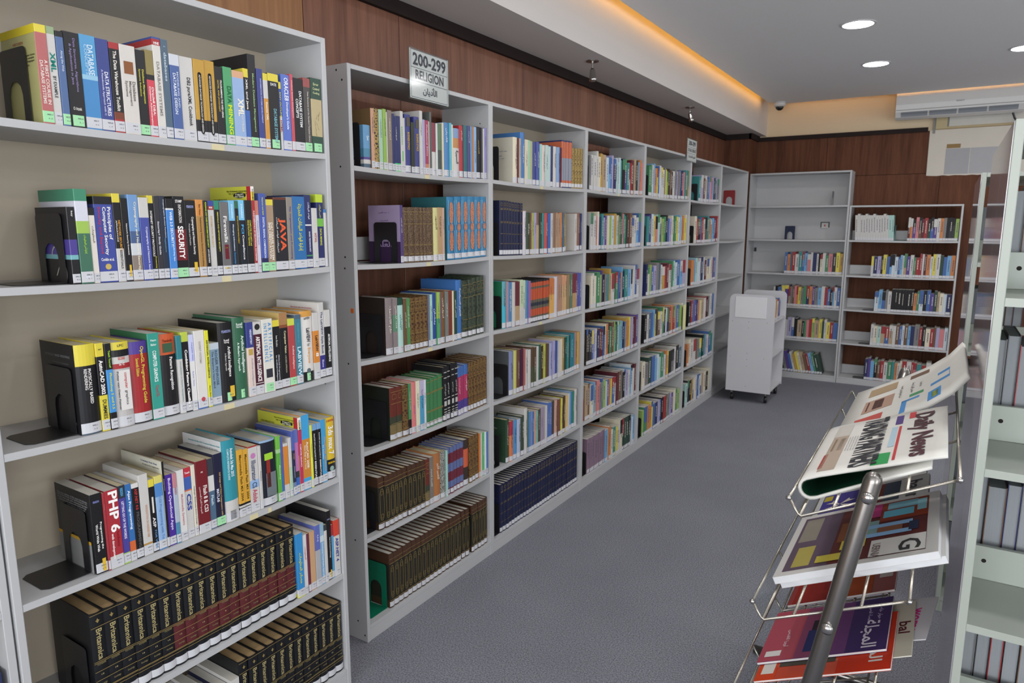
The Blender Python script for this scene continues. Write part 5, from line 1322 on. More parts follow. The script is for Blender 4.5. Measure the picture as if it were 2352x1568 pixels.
# the brown gilt set and the navy set on the bottom shelves
def volset(case, i, spans, spec, h, name):
    k = 0
    for u0, u1, n in spans:
        w = (u1 - u0) / n
        for q in range(n):
            k += 1
            make_book('bound_volume', place(case, i, u0 + q * w + .0003, w - .0006, .012 + random.uniform(0, .004)), w - .0006, h, .19, spec, 'w', [], True, PAGES_W, None, blabel(name + ' volume', k, case, i), f'books on the {shelf_name(case, i)} {CN[case]}', small=True)
volset('A', 5, ((.159, .685, 17), (.692, .753, 2), (.775, .919, 5)), 'qp', .25, 'dark brown gilt')
volset('B', 5, ((.101, 1.028, 30),), 'np', .272, 'navy gilt')

# far shelves: smaller books, one mesh each (cover, pages and label)
def far_book(name, M, w, h, d, code, lbl, group, two=None, lab=True):
    b = MB(); t = min(.0012, w * .12); mats = [plain(mute(col_hex(code), .28), .5, 0, 'far_book_cover', .06, 30, .3), PAGES_W, LABELW]
    b.box(0, t, .001, d, 0, h, 0); b.box(w - t, w, .001, d, 0, h, 0); b.box(0, w, 0, .0012, 0, h, 0)
    b.box(t, w - t, .0012, d - .001, .0004, h - .001, 1)
    if two:
        mats.append(plain(mute(col_hex(two), .28), .5, 0, 'far_book_cover', .06, 30, .3)); z = h * random.uniform(.4, .85)
        b.add([(0, -.0003, z), (w, -.0003, z), (w, -.0003, h), (0, -.0003, h)], [(0, 1, 2, 3)], 3)
    if random.random() < .75:
        dark = code in 'KNMBUJDXRGZTF'; mats.append(ink('#d0ccc0' if dark else '#5c5868')); q0 = h * random.uniform(.3, .45); x = w * random.uniform(.38, .5)
        zz = q0
        while zz < h * .82:
            ln = random.uniform(.008, .022); b.add([(x, -.0004, zz), (x + w * .22, -.0004, zz), (x + w * .22, -.0004, zz + ln), (x, -.0004, zz + ln)], [(0, 1, 2, 3)], len(mats) - 1); zz += ln + .004
    if lab:
        b.add([(0, -.0005, .004), (w, -.0005, .004), (w, -.0005, .028), (0, -.0005, .028)], [(0, 1, 2, 3)], 2)
    o = mesh_obj(name, b.v, b.f, mats, None, b.m); o.matrix_world = M
    return tag(o, lbl, 'book', group)
FAR = {('C', 0): (.07, 'HWWWCIEQSBVNQAQTKUTWRMEJSOP'), ('C', 1): (.10, 'WWPCNTVUCLQIAEGDPTGDMZWWSB'), ('C', 2): (.12, 'CWCGLUKHTIWJGBNOSKTGSQWWBW'), ('C', 3): (.07, 'JKXBVQNMMBCOJGZLTDASLSKBIOYVVMMU'),
       ('C', 4): (.07, 'EZCSEPHBLWBOYBWMZHKQVWSQWM'), ('C', 5): (.12, 'vvvvvvvvSWOCTYWCDDDDWQS'),
       ('D', 0): (.12, 'GGWSOYBQWWHYLJZKWHVHBNPPTDI'), ('D', 1): (.10, 'TUNQYPAULGKBVCGGYQSCNOYC'), ('D', 2): (.12, 'NWLBVHFWIRMWGAQBSV'), ('D', 3): (.12, 'KWFBSYJZWGKQNZOREBGLC'), ('D', 4): (.10, 'CHDBSQAGQOYKHWKF'), ('D', 5): (.14, 'LGOOYBNVBKRGHVUCGL'),
       ('E', 0): (.26, 'TWVZWHBVPSKFVH'), ('E', 1): (.2, 'CRKBRWZTEOSBMR'), ('E', 2): (.16, 'OSAQWNQMCCWRB'), ('E', 3): (.14, 'KRBUNPYCEWRKHWB'), ('E', 4): (.14, 'OCWWZHTKTVCBT'), ('E', 5): (.14, 'AXKIBCWBQBECJC'),
       ('P', 2): (.43, 'BOFRWTBSPWNWKCWGPXYI'), ('P', 3): (.33, 'WKBTUEHZPOYHGNOUHSWRBKSWB'), ('P', 4): (.36, 'SHWLWVBKEKGPRLEYDWYRB'),
       ('Q', 1): (.25, 'WNVKYBSQQBSWEUWGRRWMOQYWDBSO'), ('Q', 2): (.31, 'QSBHWKKKKKKKOGQKBUDECQN'), ('Q', 3): (.30, 'WCAEBEWZBQZSNHRKCRZVPQ'), ('Q', 4): (.27, 'NUSKZRWGTOWCRWRPTRWBRCO')}
BUMPS = {'W': .02}
for (case, i), (u0, codes) in FAR.items():
    c = CASES[case]; end = c.W - T - .004
    ws = [random.uniform(.6, 1.5) for _ in codes]; tot = sum(ws)
    u = u0
    name = 'paperback_book' if case in 'CD' else 'library_book'
    for k, ch in enumerate(codes):
        w = ws[k] / tot * (end - u0)
        h = random.uniform(.205, .245); d = random.uniform(.15, .19)
        if ch == 'v' or (case == 'Q' and i == 2 and ch == 'K') or (case == 'C' and i == 5 and ch == 'D'):
            h = .24
        two = random.choice('WKBRYG') if random.random() < .22 else None
        far_book(name, place(case, i, u + .0005, w - .001, .010 + random.uniform(0, .008)), w - .001, h, d, ch, blabel(('thick ' if w > .042 else '') + WORD[ch] + ' book', k + 1, case, i), f'books on the {shelf_name(case, i)} {CN[case]}', two)
        u += w
# leaning books on the bottom shelf of the tall end bookcase
codes = 'OVFLSBYKHUBWIYCEZRSGDD'; u = .30
for k, ch in enumerate(codes):
    w = random.uniform(.018, .032)
    far_book('library_book', place('P', 5, u, w, .012, -0.26), w, random.uniform(.21, .24), .16, ch, blabel('leaning ' + WORD[ch] + ' book', k + 1, 'P', 5), 'leaning books on the end bookcase', None)
    u += w * 1.035 + .0022
# white and mint series on the top shelf of the low end bookcase, then a mixed run
u = .075
for k in range(15):
    ch = 'W' if k < 13 else 'A'
    far_book('library_book', place('Q', 0, u, .0235, .012, -0.06), .0235, .262 + (.014 if k in (1, 4, 7, 11) else 0), .19, ch, blabel(('white' if k < 13 else 'mint green') + ' series volume', k + 1, 'Q', 0), 'white series on the low end bookcase', None)
    u += .0243
u = .56
for k, ch in enumerate('MOUPZMRDBUWOHKXXL'):
    w = random.uniform(.018, .03)
    far_book('library_book', place('Q', 0, u, w, .012), w, random.uniform(.215, .24), .16, ch, blabel(WORD[ch] + ' book', k + 16, 'Q', 0), 'books on the top shelf of the low end bookcase', random.choice([None, None, 'W', 'K']))
    u += w + .001
# books seen from their page edges in the pale cases
for key, nm in (('R2', 'nearest pale bookcase'), ('S2', 'further grey bookcase')):
    c = CASES[key]
    for i in range(5):
        u = c.W - T - .004
        for k in range(6):
            w = (.034, .03, .026, .04, .03, .028)[(k + i) % 6]; u -= w + .001
            M = c.M @ Matrix.Translation((u, .32, c.shelves[i] + sag_at(c, i, u) + .0006))
            b = MB(); d = .2; h = .235 + .012 * ((k * 7 + i) % 3); t = .002
            ch = 'KRXHNZ'[(k * 5 + i * 3) % 6]
            mats = [cover_mat(ch), pages_mat('#9a9ea2')]
            b.box(0, t, .001, d, 0, h, 0); b.box(w - t, w, .001, d, 0, h, 0); b.box(0, w, 0, .0015, 0, h, 0); b.box(t, w - t, .0015, d - .003, .002, h - .003, 1)
            o = mesh_obj('shelved_volume', b.v, b.f, mats, None, b.m); o.matrix_world = M
            tag(o, f'{WORD[ch]} volume showing page edges, {ORD[k + 1]} from end, {shelf_name(key, i)}, {nm}', 'book', 'volumes with page edges out')

# ------------------------------------------------------------------ bookends
_BE = {}
def bookend(case, i, u, code, label, h=.165, yoff=.025, base=True, flip=1, wdt=.125):
    c = CASES[case]
    mt = plain(col_hex(code), .35, 0, 'bookend_enamel', .04, 20)
    zz = max(sag_at(c, i, max(T, u - .11)), sag_at(c, i, u), sag_at(c, i, min(c.W - T, u + .11)) if flip < 0 else -1)
    M = c.M @ Matrix.Translation((u, yoff, c.shelves[i] + zz + .0012))
    root = empty('bookend', M, label, 'bookend', 'metal bookends')
    L_ = round(max(.02, min(.11, u - T - .006)), 3) if flip > 0 else .11
    key = (code, h, base, flip, wdt, L_)
    if key not in _BE:
        leg = wdt * .24; hh = h * .56; r = .012; pts = [(0, 0), (0, h - r)]
        pts += [(r - r * math.cos(a), h - r + r * math.sin(a)) for a in (PI / 6, PI / 3, PI / 2)]
        pts += [(wdt - r + r * math.sin(a), h - r + r * math.cos(a)) for a in (0, PI / 6, PI / 3, PI / 2)]
        pts += [(wdt, 0), (wdt - leg, 0), (wdt - leg, hh - .03)]
        rr = wdt / 2 - leg
        pts += [(wdt / 2 + rr * math.cos(a), hh - .03 + rr * math.sin(a)) for a in (PI / 5, 2 * PI / 5, 3 * PI / 5, 4 * PI / 5)]
        pts += [(leg, hh - .03), (leg, 0)]
        b = MB(); b.prism(pts, 'x', -.0006, .0006)
        b2 = MB(); q = min(.014, L_ * .4)
        bp = [(0, 0), (0, wdt), (-L_ + q, wdt), (-L_, wdt - q), (-L_, q), (-L_ + q, 0)]
        if flip < 0:
            bp = [(-x, y) for x, y in bp]
        b2.prism(bp, 'z', -.0004, .0006)
        _BE[key] = (b, b2)
    b, b2 = _BE[key]
    b.build('upright_plate', mt, root)
    if base:
        b2.build('base_plate', mt, root)
    return root
for i, u, yo, hh, tint in ((0, .174, .05, .17, '#1c1c1e'), (1, .203, .03, .165, 'K'), (2, .189, .03, .165, 'K'), (3, .187, .03, .165, 'K'), (4, .159, .04, .165, 'K')):
    bookend('N', i, u, tint, f'black metal bookend on the {SN[i]} of the nearest bookcase', hh, yo)
for i, (u, code) in enumerate(((.083, 'K'), (.28, 'K'), (.175, 'K'), (.186, 'K'), (.10, 'K'), (.154, '#0f6c50'))):
    bookend('A', i, u, code, f'{"green" if code != "K" else "black"} metal bookend on the {SN[i]} of the religion bookcase', .165 if i < 5 else .2, .03)
for i, u in enumerate((.10, .092, .12, .183, .10, .096)):
    bookend('B', i, u, 'K', f'black metal bookend on the {SN[i]} of the second wall bookcase', .165, .02)
for case, cols in (('C', 'KKKKRK'), ('D', 'KKNKKK'), ('E', 'KKKKKK')):
    for i, ch in enumerate(cols):
        u = FAR[(case, i)][0] - .003
        bookend(case, i, u, ch, f'{WORD[ch]} metal bookend on the {SN[i]} {CN[case]}', .15, .02)
bookend('F', 0, .80, '#8a2a2c', 'red metal bookend standing alone on the top shelf of the empty corner bookcase', .16, .07)
bookend('F', 1, .06, '#4a5c8c', 'blue metal bookend at the edge of the empty corner bookcase, second shelf', .16, .03)
bookend('F', 5, .04, '#12402c', 'dark green bookend on the bottom shelf of the empty corner bookcase', .16, .02)
def turned_bookend(case, i, u, yoff, code, label):
    c = CASES[case]
    r = bookend(case, i, u, code, label, .15, .05)
    r.matrix_world = c.M @ Matrix.Translation((u, yoff, c.shelves[i] + sag_at(c, i, u) + .0009)) @ Matrix.Rotation(PI / 2 - 0.35, 4, 'Z')
turned_bookend('P', 1, .50, .12, '#3a4058', 'slate blue bookend standing alone on the second shelf of the tall end bookcase')
bookend('P', 0, .86, '#7c7c80', 'thin grey bookend on the empty top shelf of the tall end bookcase', .155, .1, base=False)
bookend('P', 3, .325, 'K', 'black bookend beside the cart on the fourth shelf of the tall end bookcase', .15)
bookend('Q', 0, .446, '#4c8c8c', 'teal curved bookend beside the mint volumes on the low end bookcase', .16, .01, flip=-1)
for i in (2, 3, 4):
    bookend('Q', i, FAR[('Q', i)][0] - .004, 'K', f'black bookend on the {SN5[i]} of the low end bookcase', .15)

# ------------------------------------------------------------------ section signs in clear holders
SIGNGREY = '#46434a'
def sign(y0, y1, z0, z1, lines, label, tilt):
    W_, H_ = y1 - y0, z1 - z0
    M = Matrix.Translation((0.012, y0, z0)) @ Matrix.Rotation(PI / 2 + 0.03, 4, 'Z') @ Matrix.Rotation(tilt, 4, 'Y')
    e = empty('section_sign', M, label, 'sign', 'section signs')
    b = MB(); b.bbox(0.006, W_ - 0.006, -0.004, -0.001, 0.006, H_ - 0.006, 0.0004); card = b.build('sign_card', PAPER, e)
    b = MB()
    for (x0, x1, zz0, zz1) in ((0, W_, 0, 0.006), (0, W_, H_ - 0.006, H_), (0, 0.006, 0, H_), (W_ - 0.006, W_, 0, H_)):
        b.bbox(x0, x1, -0.007, 0.002, zz0, zz1, 0.001)
    b.bbox(0.0, W_, -0.0068, -0.0056, 0.0, H_, 0.0005)
    b.build('clear_holder', CLEAR, e)
    b = MB()
    fz = -0.0042
    for z in (H_ * .36, H_ * .62, H_ * .05, H_ * .955):
        b.add([(0.012, fz, z), (W_ - .012, fz, z), (W_ - .012, fz, z + .0022), (.012, fz, z + .0022)], [(0, 1, 2, 3)])
    for x in (.012, W_ - .0145):
        b.add([(x, fz, H_ * .05), (x + .0022, fz, H_ * .05), (x + .0022, fz, H_ * .965), (x, fz, H_ * .965)], [(0, 1, 2, 3)])
    mesh_obj('ruled_lines', b.v, b.f, ink('#4c4a52'), card)['kind'] = 'stuff'
    for s, z, ln, hh in lines:
        put_text(s, SIGNGREY, card, (W_ * .5, -0.0046, H_ * z), (1, 0, 0), (0, 0, 1), W_ * ln, H_ * hh, max_stretch=1.2)
    b = MB(); b.bbox(W_ * .1, W_ * .25, 0.0, 0.006, H_ * .3, H_ * .5, 0.001); b.build('mounting_clip', CLEAR, e)
sign(2.252, 2.528, 2.222, 2.424, (('BB:200-299', .79, .82, .25), ('BB:RELIGION', .5, .7, .19), ('BB:AR:الأديان', .22, .36, .2)), 'clear-framed section sign reading 200-299 religion above the first wall bookcase', 0.0)
sign(5.765, 6.055, 2.244, 2.438, (('BB:300-399', .79, .78, .2), ('SOCIAL SCIENCE', .5, .8, .13), ('AR:العلوم الاجتماعية', .22, .7, .17)), 'small far section sign reading 300-399 social science on the wall bookcases', 0.0)

# ------------------------------------------------------------------ spot lamps under the soffit
def spot_lamp(x, y, label, ang):
    e = empty('spot_lamp', Matrix.Translation((x, y, ZS)), label, 'lamp', 'chrome spot lamps under the soffit')
    b = MB(); b.tube([(0, 0, 0), (0, 0, -.006), (0, 0, -.008)], [.04, .04, .034], 20); b.build('ceiling_rose', STEEL, e)
    b = MB(); b.tube([(0, 0, -.006), (0, 0, -.05)], .006, 8); b.build('stem', CHROME, e)
    d = Vector((math.sin(ang) * .2, math.sin(ang), -math.cos(ang)))
    p = Vector((0, 0, -.045))
    b = MB(); b.tube([p, p + d * .01, p + d * .055, p + d * .06, p + d * .075, p + d * .08], [.010, .016, .020, .026, .024, .016], 16); b.build('lamp_head', CHROME, e, True)
spot_lamp(-0.09, 4.16, 'small chrome spot lamp under the soffit, nearer of two', 0.1)
spot_lamp(-0.11, 6.18, 'small chrome spot lamp under the soffit, further of two', 0.55)

# ------------------------------------------------------------------ dome camera
e = empty('dome_camera', Matrix.Translation((0.22, 8.24, ZC)), 'white dome security camera with dark lens at the ceiling corner', 'camera')
b = MB(); b.tube([(0, 0, 0), (0, 0, -.03), (0, 0, -.05)], [.062, .062, .05], 24); b.build('housing', plain('#cfcdca', .4, 0, 'white_plastic', .02, 10), e, True)
b = MB(); n = 8
b.tube([(0, 0, -.048)] + [(0, 0, -.05 - .04 * math.sin(PI / 2 * k / n)) for k in range(1, n)], [.042] + [.042 * math.cos(PI / 2 * k / n) + .001 for k in range(1, n)], 20); b.build('lens_dome', plain('#17171a', .1, 0, 'smoked_dome', .02, 10, .8), e, True)

# ------------------------------------------------------------------ air conditioner
e = empty('air_conditioner', Matrix.Translation((1.335, YB, 2.80)), 'long white wall-mounted air conditioner above the bare plaster patch', 'air conditioner')
ACM = plain('#d2d0cd', .35, 0, 'ac_plastic', .015, 4)
prof = [(0, .06), (-.06, .012), (-.12, .0), (-.17, .02), (-.205, .07), (-.215, .14), (-.21, .22), (-.19, .275), (-.14, .295), (0, .295)]
b = MB(); b.prism(prof, 'x', 0, 1.08); b.build('casing', ACM, e)
for k in range(4):
    t0 = k / 4.
    b = MB(); b.add([(.05 + .25 * k, -.172 - .0025, .0235), (.05 + .25 * k + .235, -.1745, .0235), (.05 + .25 * k + .235, -.2045, .0665), (.05 + .25 * k, -.2045, .0665)], [(0, 1, 2, 3)])
    b.add([(.05 + .25 * k, -.1755, .034), (.05 + .25 * k + .235, -.1755, .034), (.05 + .25 * k + .235, -.2075, .056), (.05 + .25 * k, -.2075, .056)], [(0, 1, 2, 3)])
    b.build('louvre', plain('#8d9298', .4, 0, 'louvre_grey', .03, 10), e)
b = MB(); b.bbox(.005, 1.075, -.217, -.21, .085, .089, .001); b.build('panel_seam', plain('#8b8987', .5, 0, 'seam', .02, 10), e)
put_text('ESSAY', '#8c8c90', [o for o in e.children if o.name.startswith('casing')][0], (.56, -.2175, .14), (1, 0, 0), (0, 0, 1), .07, .014)
b = MB(); b.tube([(1.0, -.12, .0), (1.02, -.1, -.05), (1.06, -.05, -.1)], .009, 8); b.build('pipe', BLACKM, e)

# ------------------------------------------------------------------ book cart
CL = plain('#c6c5c8', .4, 0, 'cart_laminate', .02, 6)
cx0, cx1, cy0, cy1 = .15, .575, 6.86, 7.42
e = empty('book_cart', Matrix.Translation((cx0, cy0, 0)), 'grey-white book cart on castors with a blank sheet on its end', 'cart')
cw, cd = cx1 - cx0, cy1 - cy0
def rounded(w, z0, z1, r):
    pts = [(0, z0), (w, z0), (w, z1 - r)] + [(w - r + r * math.cos(a), z1 - r + r * math.sin(a)) for a in (PI / 8, PI / 4, 3 * PI / 8, PI / 2)] + [(r - r * math.sin(a), z1 - r + r * math.cos(a)) for a in (0, PI / 8, PI / 4, 3 * PI / 8, PI / 2)]
    return pts
b = MB(); b.prism(rounded(cw, .105, 1.065, .05), 'y', 0, .018); endp = b.build('end_panel', CL, e)
b = MB(); b.prism(rounded(cw, .105, 1.065, .05), 'y', cd - .018, cd); b.build('end_panel', CL, e)
for z in (.12, .46, .80):
    b = MB(); b.bbox(.004, cw - .004, .018, cd - .018, z, z + .018, .001); b.build('shelf', CL, e)
b = MB(); b.bbox(cw * .5 - .009, cw * .5 + .009, .018, cd - .018, .138, .99, .001); b.build('divider', CL, e)
b = MB(); b.bbox(.055, .345, -.006, -.0005, .84, 1.04, .001); b.build('blank_sheet', plain('#dcdcde', .5, 0, 'blank_sheet', .01, 10), endp)
for x, z in ((.035, .80), (.19, .80), (.19, .74), (.36, .80), (.19, .49), (.19, .43), (.03, .45), (.35, .45), (.19, .36), (.19, .16)):
    b = MB(); nn = 8; b.add([(x + .004 * math.cos(2 * PI * k / nn), -.0004, z + .004 * math.sin(2 * PI * k / nn)) for k in range(nn)], [tuple(range(nn))]); b.build('screw', STEEL, endp)
for x in (.05, cw - .05):
    for y in (.05, cd - .05):
        b = MB(); b.bbox(x - .022, x + .022, y - .022, y + .022, .100, .105, .001); b.tube([(x, y, .10), (x, y, .075)], .012, 10)
        b.bbox(x - .016, x - .012, y - .005, y + .035, .03, .078, .001); b.bbox(x + .012, x + .016, y - .005, y + .035, .03, .078, .001)
        c_ = b.build('castor', STEEL, e)
        b = MB(); b.tube([(x - .011, y + .02, .036), (x + .011, y + .02, .036)], .035, 20); b.build('wheel', BLACKM, c_, True)
codes = 'YYOECWRBUS'
for k, ch in enumerate(codes):
    w = .02 + .006 * (k % 3)
    y = cy0 + .03 + sum(.0215 + .006 * (q % 3) for q in range(k))
    M = Matrix.Translation((cx1 - .01, y, .8186)) @ Matrix.Rotation(PI / 2, 4, 'Z')
    far_book('cart_book', M, w, (.17 + .012 * (k % 4)), .15, ch, f'{WORD[ch]} book, {ORD[k + 1]} from the near end on the cart', 'books on the cart')

# ------------------------------------------------------------------ magazine rack
ROD = plain('#a29c92', .25, .85, 'rod_metal', .05, 10)
rack = empty('magazine_rack', Matrix.Translation((1.61, 1.5, 0)), 'chrome magazine rack with slanting trays standing in the aisle foreground', 'rack')
RO = Vector((1.61, 1.5, 0))
def rel(p):
    return Vector(p) - RO
YN, YF = 1.50, 2.716
def post_x(z):
    return 1.606 + .1758 * z
for y, nm in ((YN, 'near'), (YF, 'far')):
    b = MB(); b.tube([rel((post_x(z), y, z)) for z in (0.0, .4, .8, 1.215, 1.226, 1.232, 1.234)], [.0175, .0175, .0175, .0175, .015, .009, .001], 24); p = b.build('post', STEEL, rack, True)
    s = -1 if y == YN else 1
    for z in (1.185, .885, .59):
        c0 = rel((post_x(z), y, z)); b = MB(); b.tube([c0 + Vector((0, s * .012, 0)), c0 + Vector((0, s * .024, 0)), c0 + Vector((0, s * .028, 0))], [.012, .012, .005], 14); b.build('bolt_cap', CHROME, p, True)
    b = MB(); b.tube([rel((1.38, y, .016)), rel((2.02, y, .016))], .016, 14); b.build('foot', STEEL, rack, True)
b = MB(); b.tube([rel((post_x(.2), YN, .2)), rel((post_x(.2), YF, .2))], .012, 12); b.build('crossbar', STEEL, rack, True)
LIE = [(1.714, 1.115, .50), (1.645, .848, .47), (1.590, .560, .49), (1.54, .28, .49)]      # where the papers lie on each tray
TR = [(x - q, z - q * sl, sl) for (x, z, sl), q in zip(LIE, (.029, .022, .018, .0))]
YT0, YT1 = 1.53, 2.69
for ti, (tx, tz, sl) in enumerate(TR):
    L_ = .280
    tray = bpy.data.objects.new('tray', None); COL.objects.link(tray); tray.parent = rack
    P = lambda s, y, up_=0: rel((tx + s, y, tz + s * sl + up_))
    for s in (0, .065, .13, .195, L_):
        b = MB(); b.tube([P(s, YT0), P(s, YT1)], .0032, 8); b.build('rod', ROD, tray, True)
    for y in (YT0, 1.82, 2.11, 2.40, YT1):
        b = MB(); b.tube([P(-.024, y, .048), P(-.004, y, .006), P(.004, y, -.003), P(L_, y, -.003)], .0030, 8); b.build('cross_rod', ROD, tray, True)
    b = MB(); b.tube([P(-.024, YT0, .048), P(-.024, YT1, .048)], .0032, 8); b.build('rod', ROD, tray, True)
    b = MB()
    b.add([P(-.022, YT0, .052), P(-.022, YT1, .052), P(.0, YT1, .006), P(.0, YT0, .006), P(-.025, YT0, .052), P(-.025, YT1, .052), P(-.003, YT1, .006), P(-.003, YT0, .006)],
          [(0, 1, 2, 3), (7, 6, 5, 4), (0, 4, 5, 1), (3, 2, 6, 7), (0, 3, 7, 4), (1, 5, 6, 2)]); b.build('clear_lip', CLEAR, tray)
    for s, u_ in ((-.024, .048), (L_, -.003)):
        b = MB(); c0 = P(s, YT0 - .004, u_); b.tube([c0 + Vector((0, -.004, 0)), c0, c0 + Vector((0, .006, 0))], [.004, .0065, .005], 10); b.build('rod_cap', CHROME, tray, True)

def tray_matrix(ti, y_far, s0, lift):
    tx, tz, sl = LIE[ti]; n = math.hypot(1, sl); c_, s_ = 1 / n, sl / n
    Xv = Vector((0, -1, 0)); Yv = Vector((c_, 0, s_)); Zv = Vector((-s_, 0, c_))
    M = Matrix((Xv, Yv, Zv)).transposed().to_4x4()
    M.translation = Vector((tx, y_far, tz)) + Yv * s0 + Zv * (lift + .0036)
    return M
def magazine(ti, y_far, y_near, s0, s1, lift, thick, cover, label, prints=(), texts=(), rot=0.0, spine='#d8d6d2', name='magazine'):
    M = tray_matrix(ti, y_far, s0, lift) @ Matrix.Rotation(rot, 4, 'Z')
    e = empty(name, M, label, 'magazine', 'periodicals on the rack')
    w, h = y_far - y_near, s1 - s0
    b = MB(); b.box(0, w - .001, .0005, h - .0005, 0, thick - .0006); b.build('pages', plain(spine, .6, 0, 'magazine_paper', .04, 40), e)
    b = MB(); b.box(-.0004, w, 0, h, thick - .0006, thick); b.box(-.0004, w, 0, h, -.0004, 0); b.box(-.0008, -.0004, 0, h, -.0004, thick)
    cov = b.build('cover', plain(cover, .3, 0, 'magazine_cover', .03, 10), e)
    zz = thick + .0004
    for (x0, x1, y0, y1, colr) in prints:
        b = MB(); b.add([(w * x0, h * y0, zz), (w * x1, h * y0, zz), (w * x1, h * y1, zz), (w * x0, h * y1, zz)], [(0, 1, 2, 3)]); mesh_obj('printed_panel', b.v, b.f, ink(colr), cov); zz += .00012
    for (s, colr, cx, cy_, ln, hh) in texts:
        put_text(s, colr, cov, (w * cx, h * cy_, zz + .0003), (1, 0, 0), (0, 1, 0), w * ln, h * hh, max_stretch=1.5)
    return e, cov
# thick white pair of magazines on the middle tray
for k in range(2):
    e, cov = magazine(1, 2.085 - .012 * k, 1.675 - .012 * k, -.016 + .008 * (1 - k), .350 + .008 * (1 - k), .017 * k, .0165, '#d4d2ce', ['lower white magazine of the thick pair on the middle tray', 'upper white magazine with a red and blue picture on the middle tray'][k],
                      () if k == 0 else ((.06, .94, .05, .93, '#5c2c2a'), (.06, .94, .05, .34, '#5c4c5c'), (.1, .5, .07, .2, '#8a8478'), (.6, .9, .1, .22, '#a89c50'), (.3, .62, .36, .5, '#7c4a2c'), (.36, .62, .5, .62, '#88a8a8'), (.06, .4, .62, .93, '#8a3a20'), (.08, .2, .66, .86, '#7cb0c0'), (.22, .34, .64, .84, '#6cc0d8'), (.1, .3, .86, .92, '#8cc4d0'), (.06, .3, .5, .62, '#b83a7c'), (.44, .5, .54, .84, '#8cb8e0'), (.58, .64, .5, .84, '#8cb8e0'), (.5, .58, .62, .78, '#8a5a40'), (.48, .62, .82, .88, '#2c3450'), (.7, .94, .6, .93, '#d4d2ce'), (.62, .76, .4, .56, '#d0c040'), (.8, .9, .26, .44, '#c8b848')),
                      () if k == 0 else (('G', '#3c3c3c', .84, .84, .2, .13), ('UERNIA', '#7c6c6c', .86, .64, .2, .05)), spine='#cfd0d2')
def cross_print(cov, cx, cy_, r, z):
    for k in range(4):
        a = PI / 4 + PI / 2 * k
        b = MB(); b.add([(cx, cy_, z), (cx + r * math.cos(a - .3), cy_ + r * math.sin(a - .3), z), (cx + r * .75 * math.cos(a), cy_ + r * .75 * math.sin(a), z), (cx + r * math.cos(a + .3), cy_ + r * math.sin(a + .3), z)], [(0, 1, 2, 3)]); mesh_obj('printed_star', b.v, b.f, ink('#d8d0c4'), cov)
e, cov = magazine(1, 2.33, 2.10, -.01, .31, .001, .008, '#c9cbc8', 'magazine with a purple field and white star behind the thick white pair', ((.05, .95, .05, .42, '#3c3484'), (.05, .95, .42, .7, '#6c2c28'), (.05, .95, .62, .76, '#3a4a5c'), (.1, .3, .06, .14, '#b0a030')), (('bahr', '#4c4a50', .5, .88, .8, .13),))
cross_print(cov, .12, .075, .05, .0096)
magazine(1, 2.58, 2.36, -.01, .3, .001, .008, '#b9b6b0', 'brown picture magazine with grey masthead lying second from the far end', ((.05, .95, .1, .7, '#5c4438'), (.1, .5, .1, .3, '#b87c4c'), (.4, .9, .4, .68, '#7c6c60')), (('rain.', '#3c3c44', .5, .85, .8, .12),))
magazine(1, 2.68, 2.60, -.01, .30, .001, .01, '#3c3838', 'dark magazine in clear wrapping at the far end of the middle tray', ((.2, .9, .6, .95, '#b8b8c4'),))
# lower tray
magazine(2, 1.96, 1.68, .0, .33, .0075, .005, '#c8421c', 'orange magazine under the purple one on the lower tray', ((.0, 1, .0, .16, '#c8421c'), (.1, .8, .17, .6, '#4a463c'), (.0, 1, .62, 1, '#c83418'), (.72, .9, .04, .14, '#d4d0c8')), (('AR:المجلة', '#e0d8d0', .6, .88, .6, .12),))
e, cov = magazine(2, 2.035, 1.755, -.006, .318, .0148, .006, '#5c3c74', 'purple and pink magazine with white masthead on the lower tray', ((.0, 1, .0, .3, '#a84a58'), (.0, 1, .3, .5, '#8a4668'), (.0, 1, .5, .7, '#6c4074'), (.0, 1, .7, 1, '#433064'), (.3, .75, .38, .5, '#2a2430'), (.2, .5, .42, .56, '#6c2428'), (.5, .9, .36, .44, '#2c3468'), (.82, .92, .05, .18, '#d8d4d0')), (('AR:المجلة', '#e4dce8', .7, .86, .5, .14), ('AR:أوبرا القدس', '#e4c8d0', .6, .2, .6, .05), ('AR:حوار خاص', '#c8b8d8', .3, .92, .4, .04), ('AR:قصة قصيرة', '#c8b8d8', .3, .84, .4, .04)))
magazine(2, 2.02, 1.74, .06, .37, .0038, .0025, '#c4beac', 'cream magazine with brown masthead sticking out behind the purple one', ((.0, 1, .6, 1, '#c9c3b0'),), (('bal', '#5c2028', .5, .93, .5, .09),), name='magazine')
magazine(2, 2.34, 2.11, .0, .31, .001, .007, '#8c2418', 'red and orange magazine behind the purple one on the lower tray', ((.0, 1, .05, .5, '#8c2018'), (.0, 1, .5, .8, '#a84a1c'), (.1, .6, .85, .97, '#c8c0b8')), ())
magazine(2, 2.07, 1.85, .13, .425, .0004, .002, '#cfcdd0', 'white magazine with pink lettering jutting out past the lower tray', (), (('woman', '#d02c84', .6, .86, .7, .1),), rot=-.12)
magazine(2, 2.60, 2.36, .0, .29, .001, .006, '#2c2a2c', 'black magazine further back on the lower tray', ((.1, .9, .6, .9, '#c8c4bc'),))

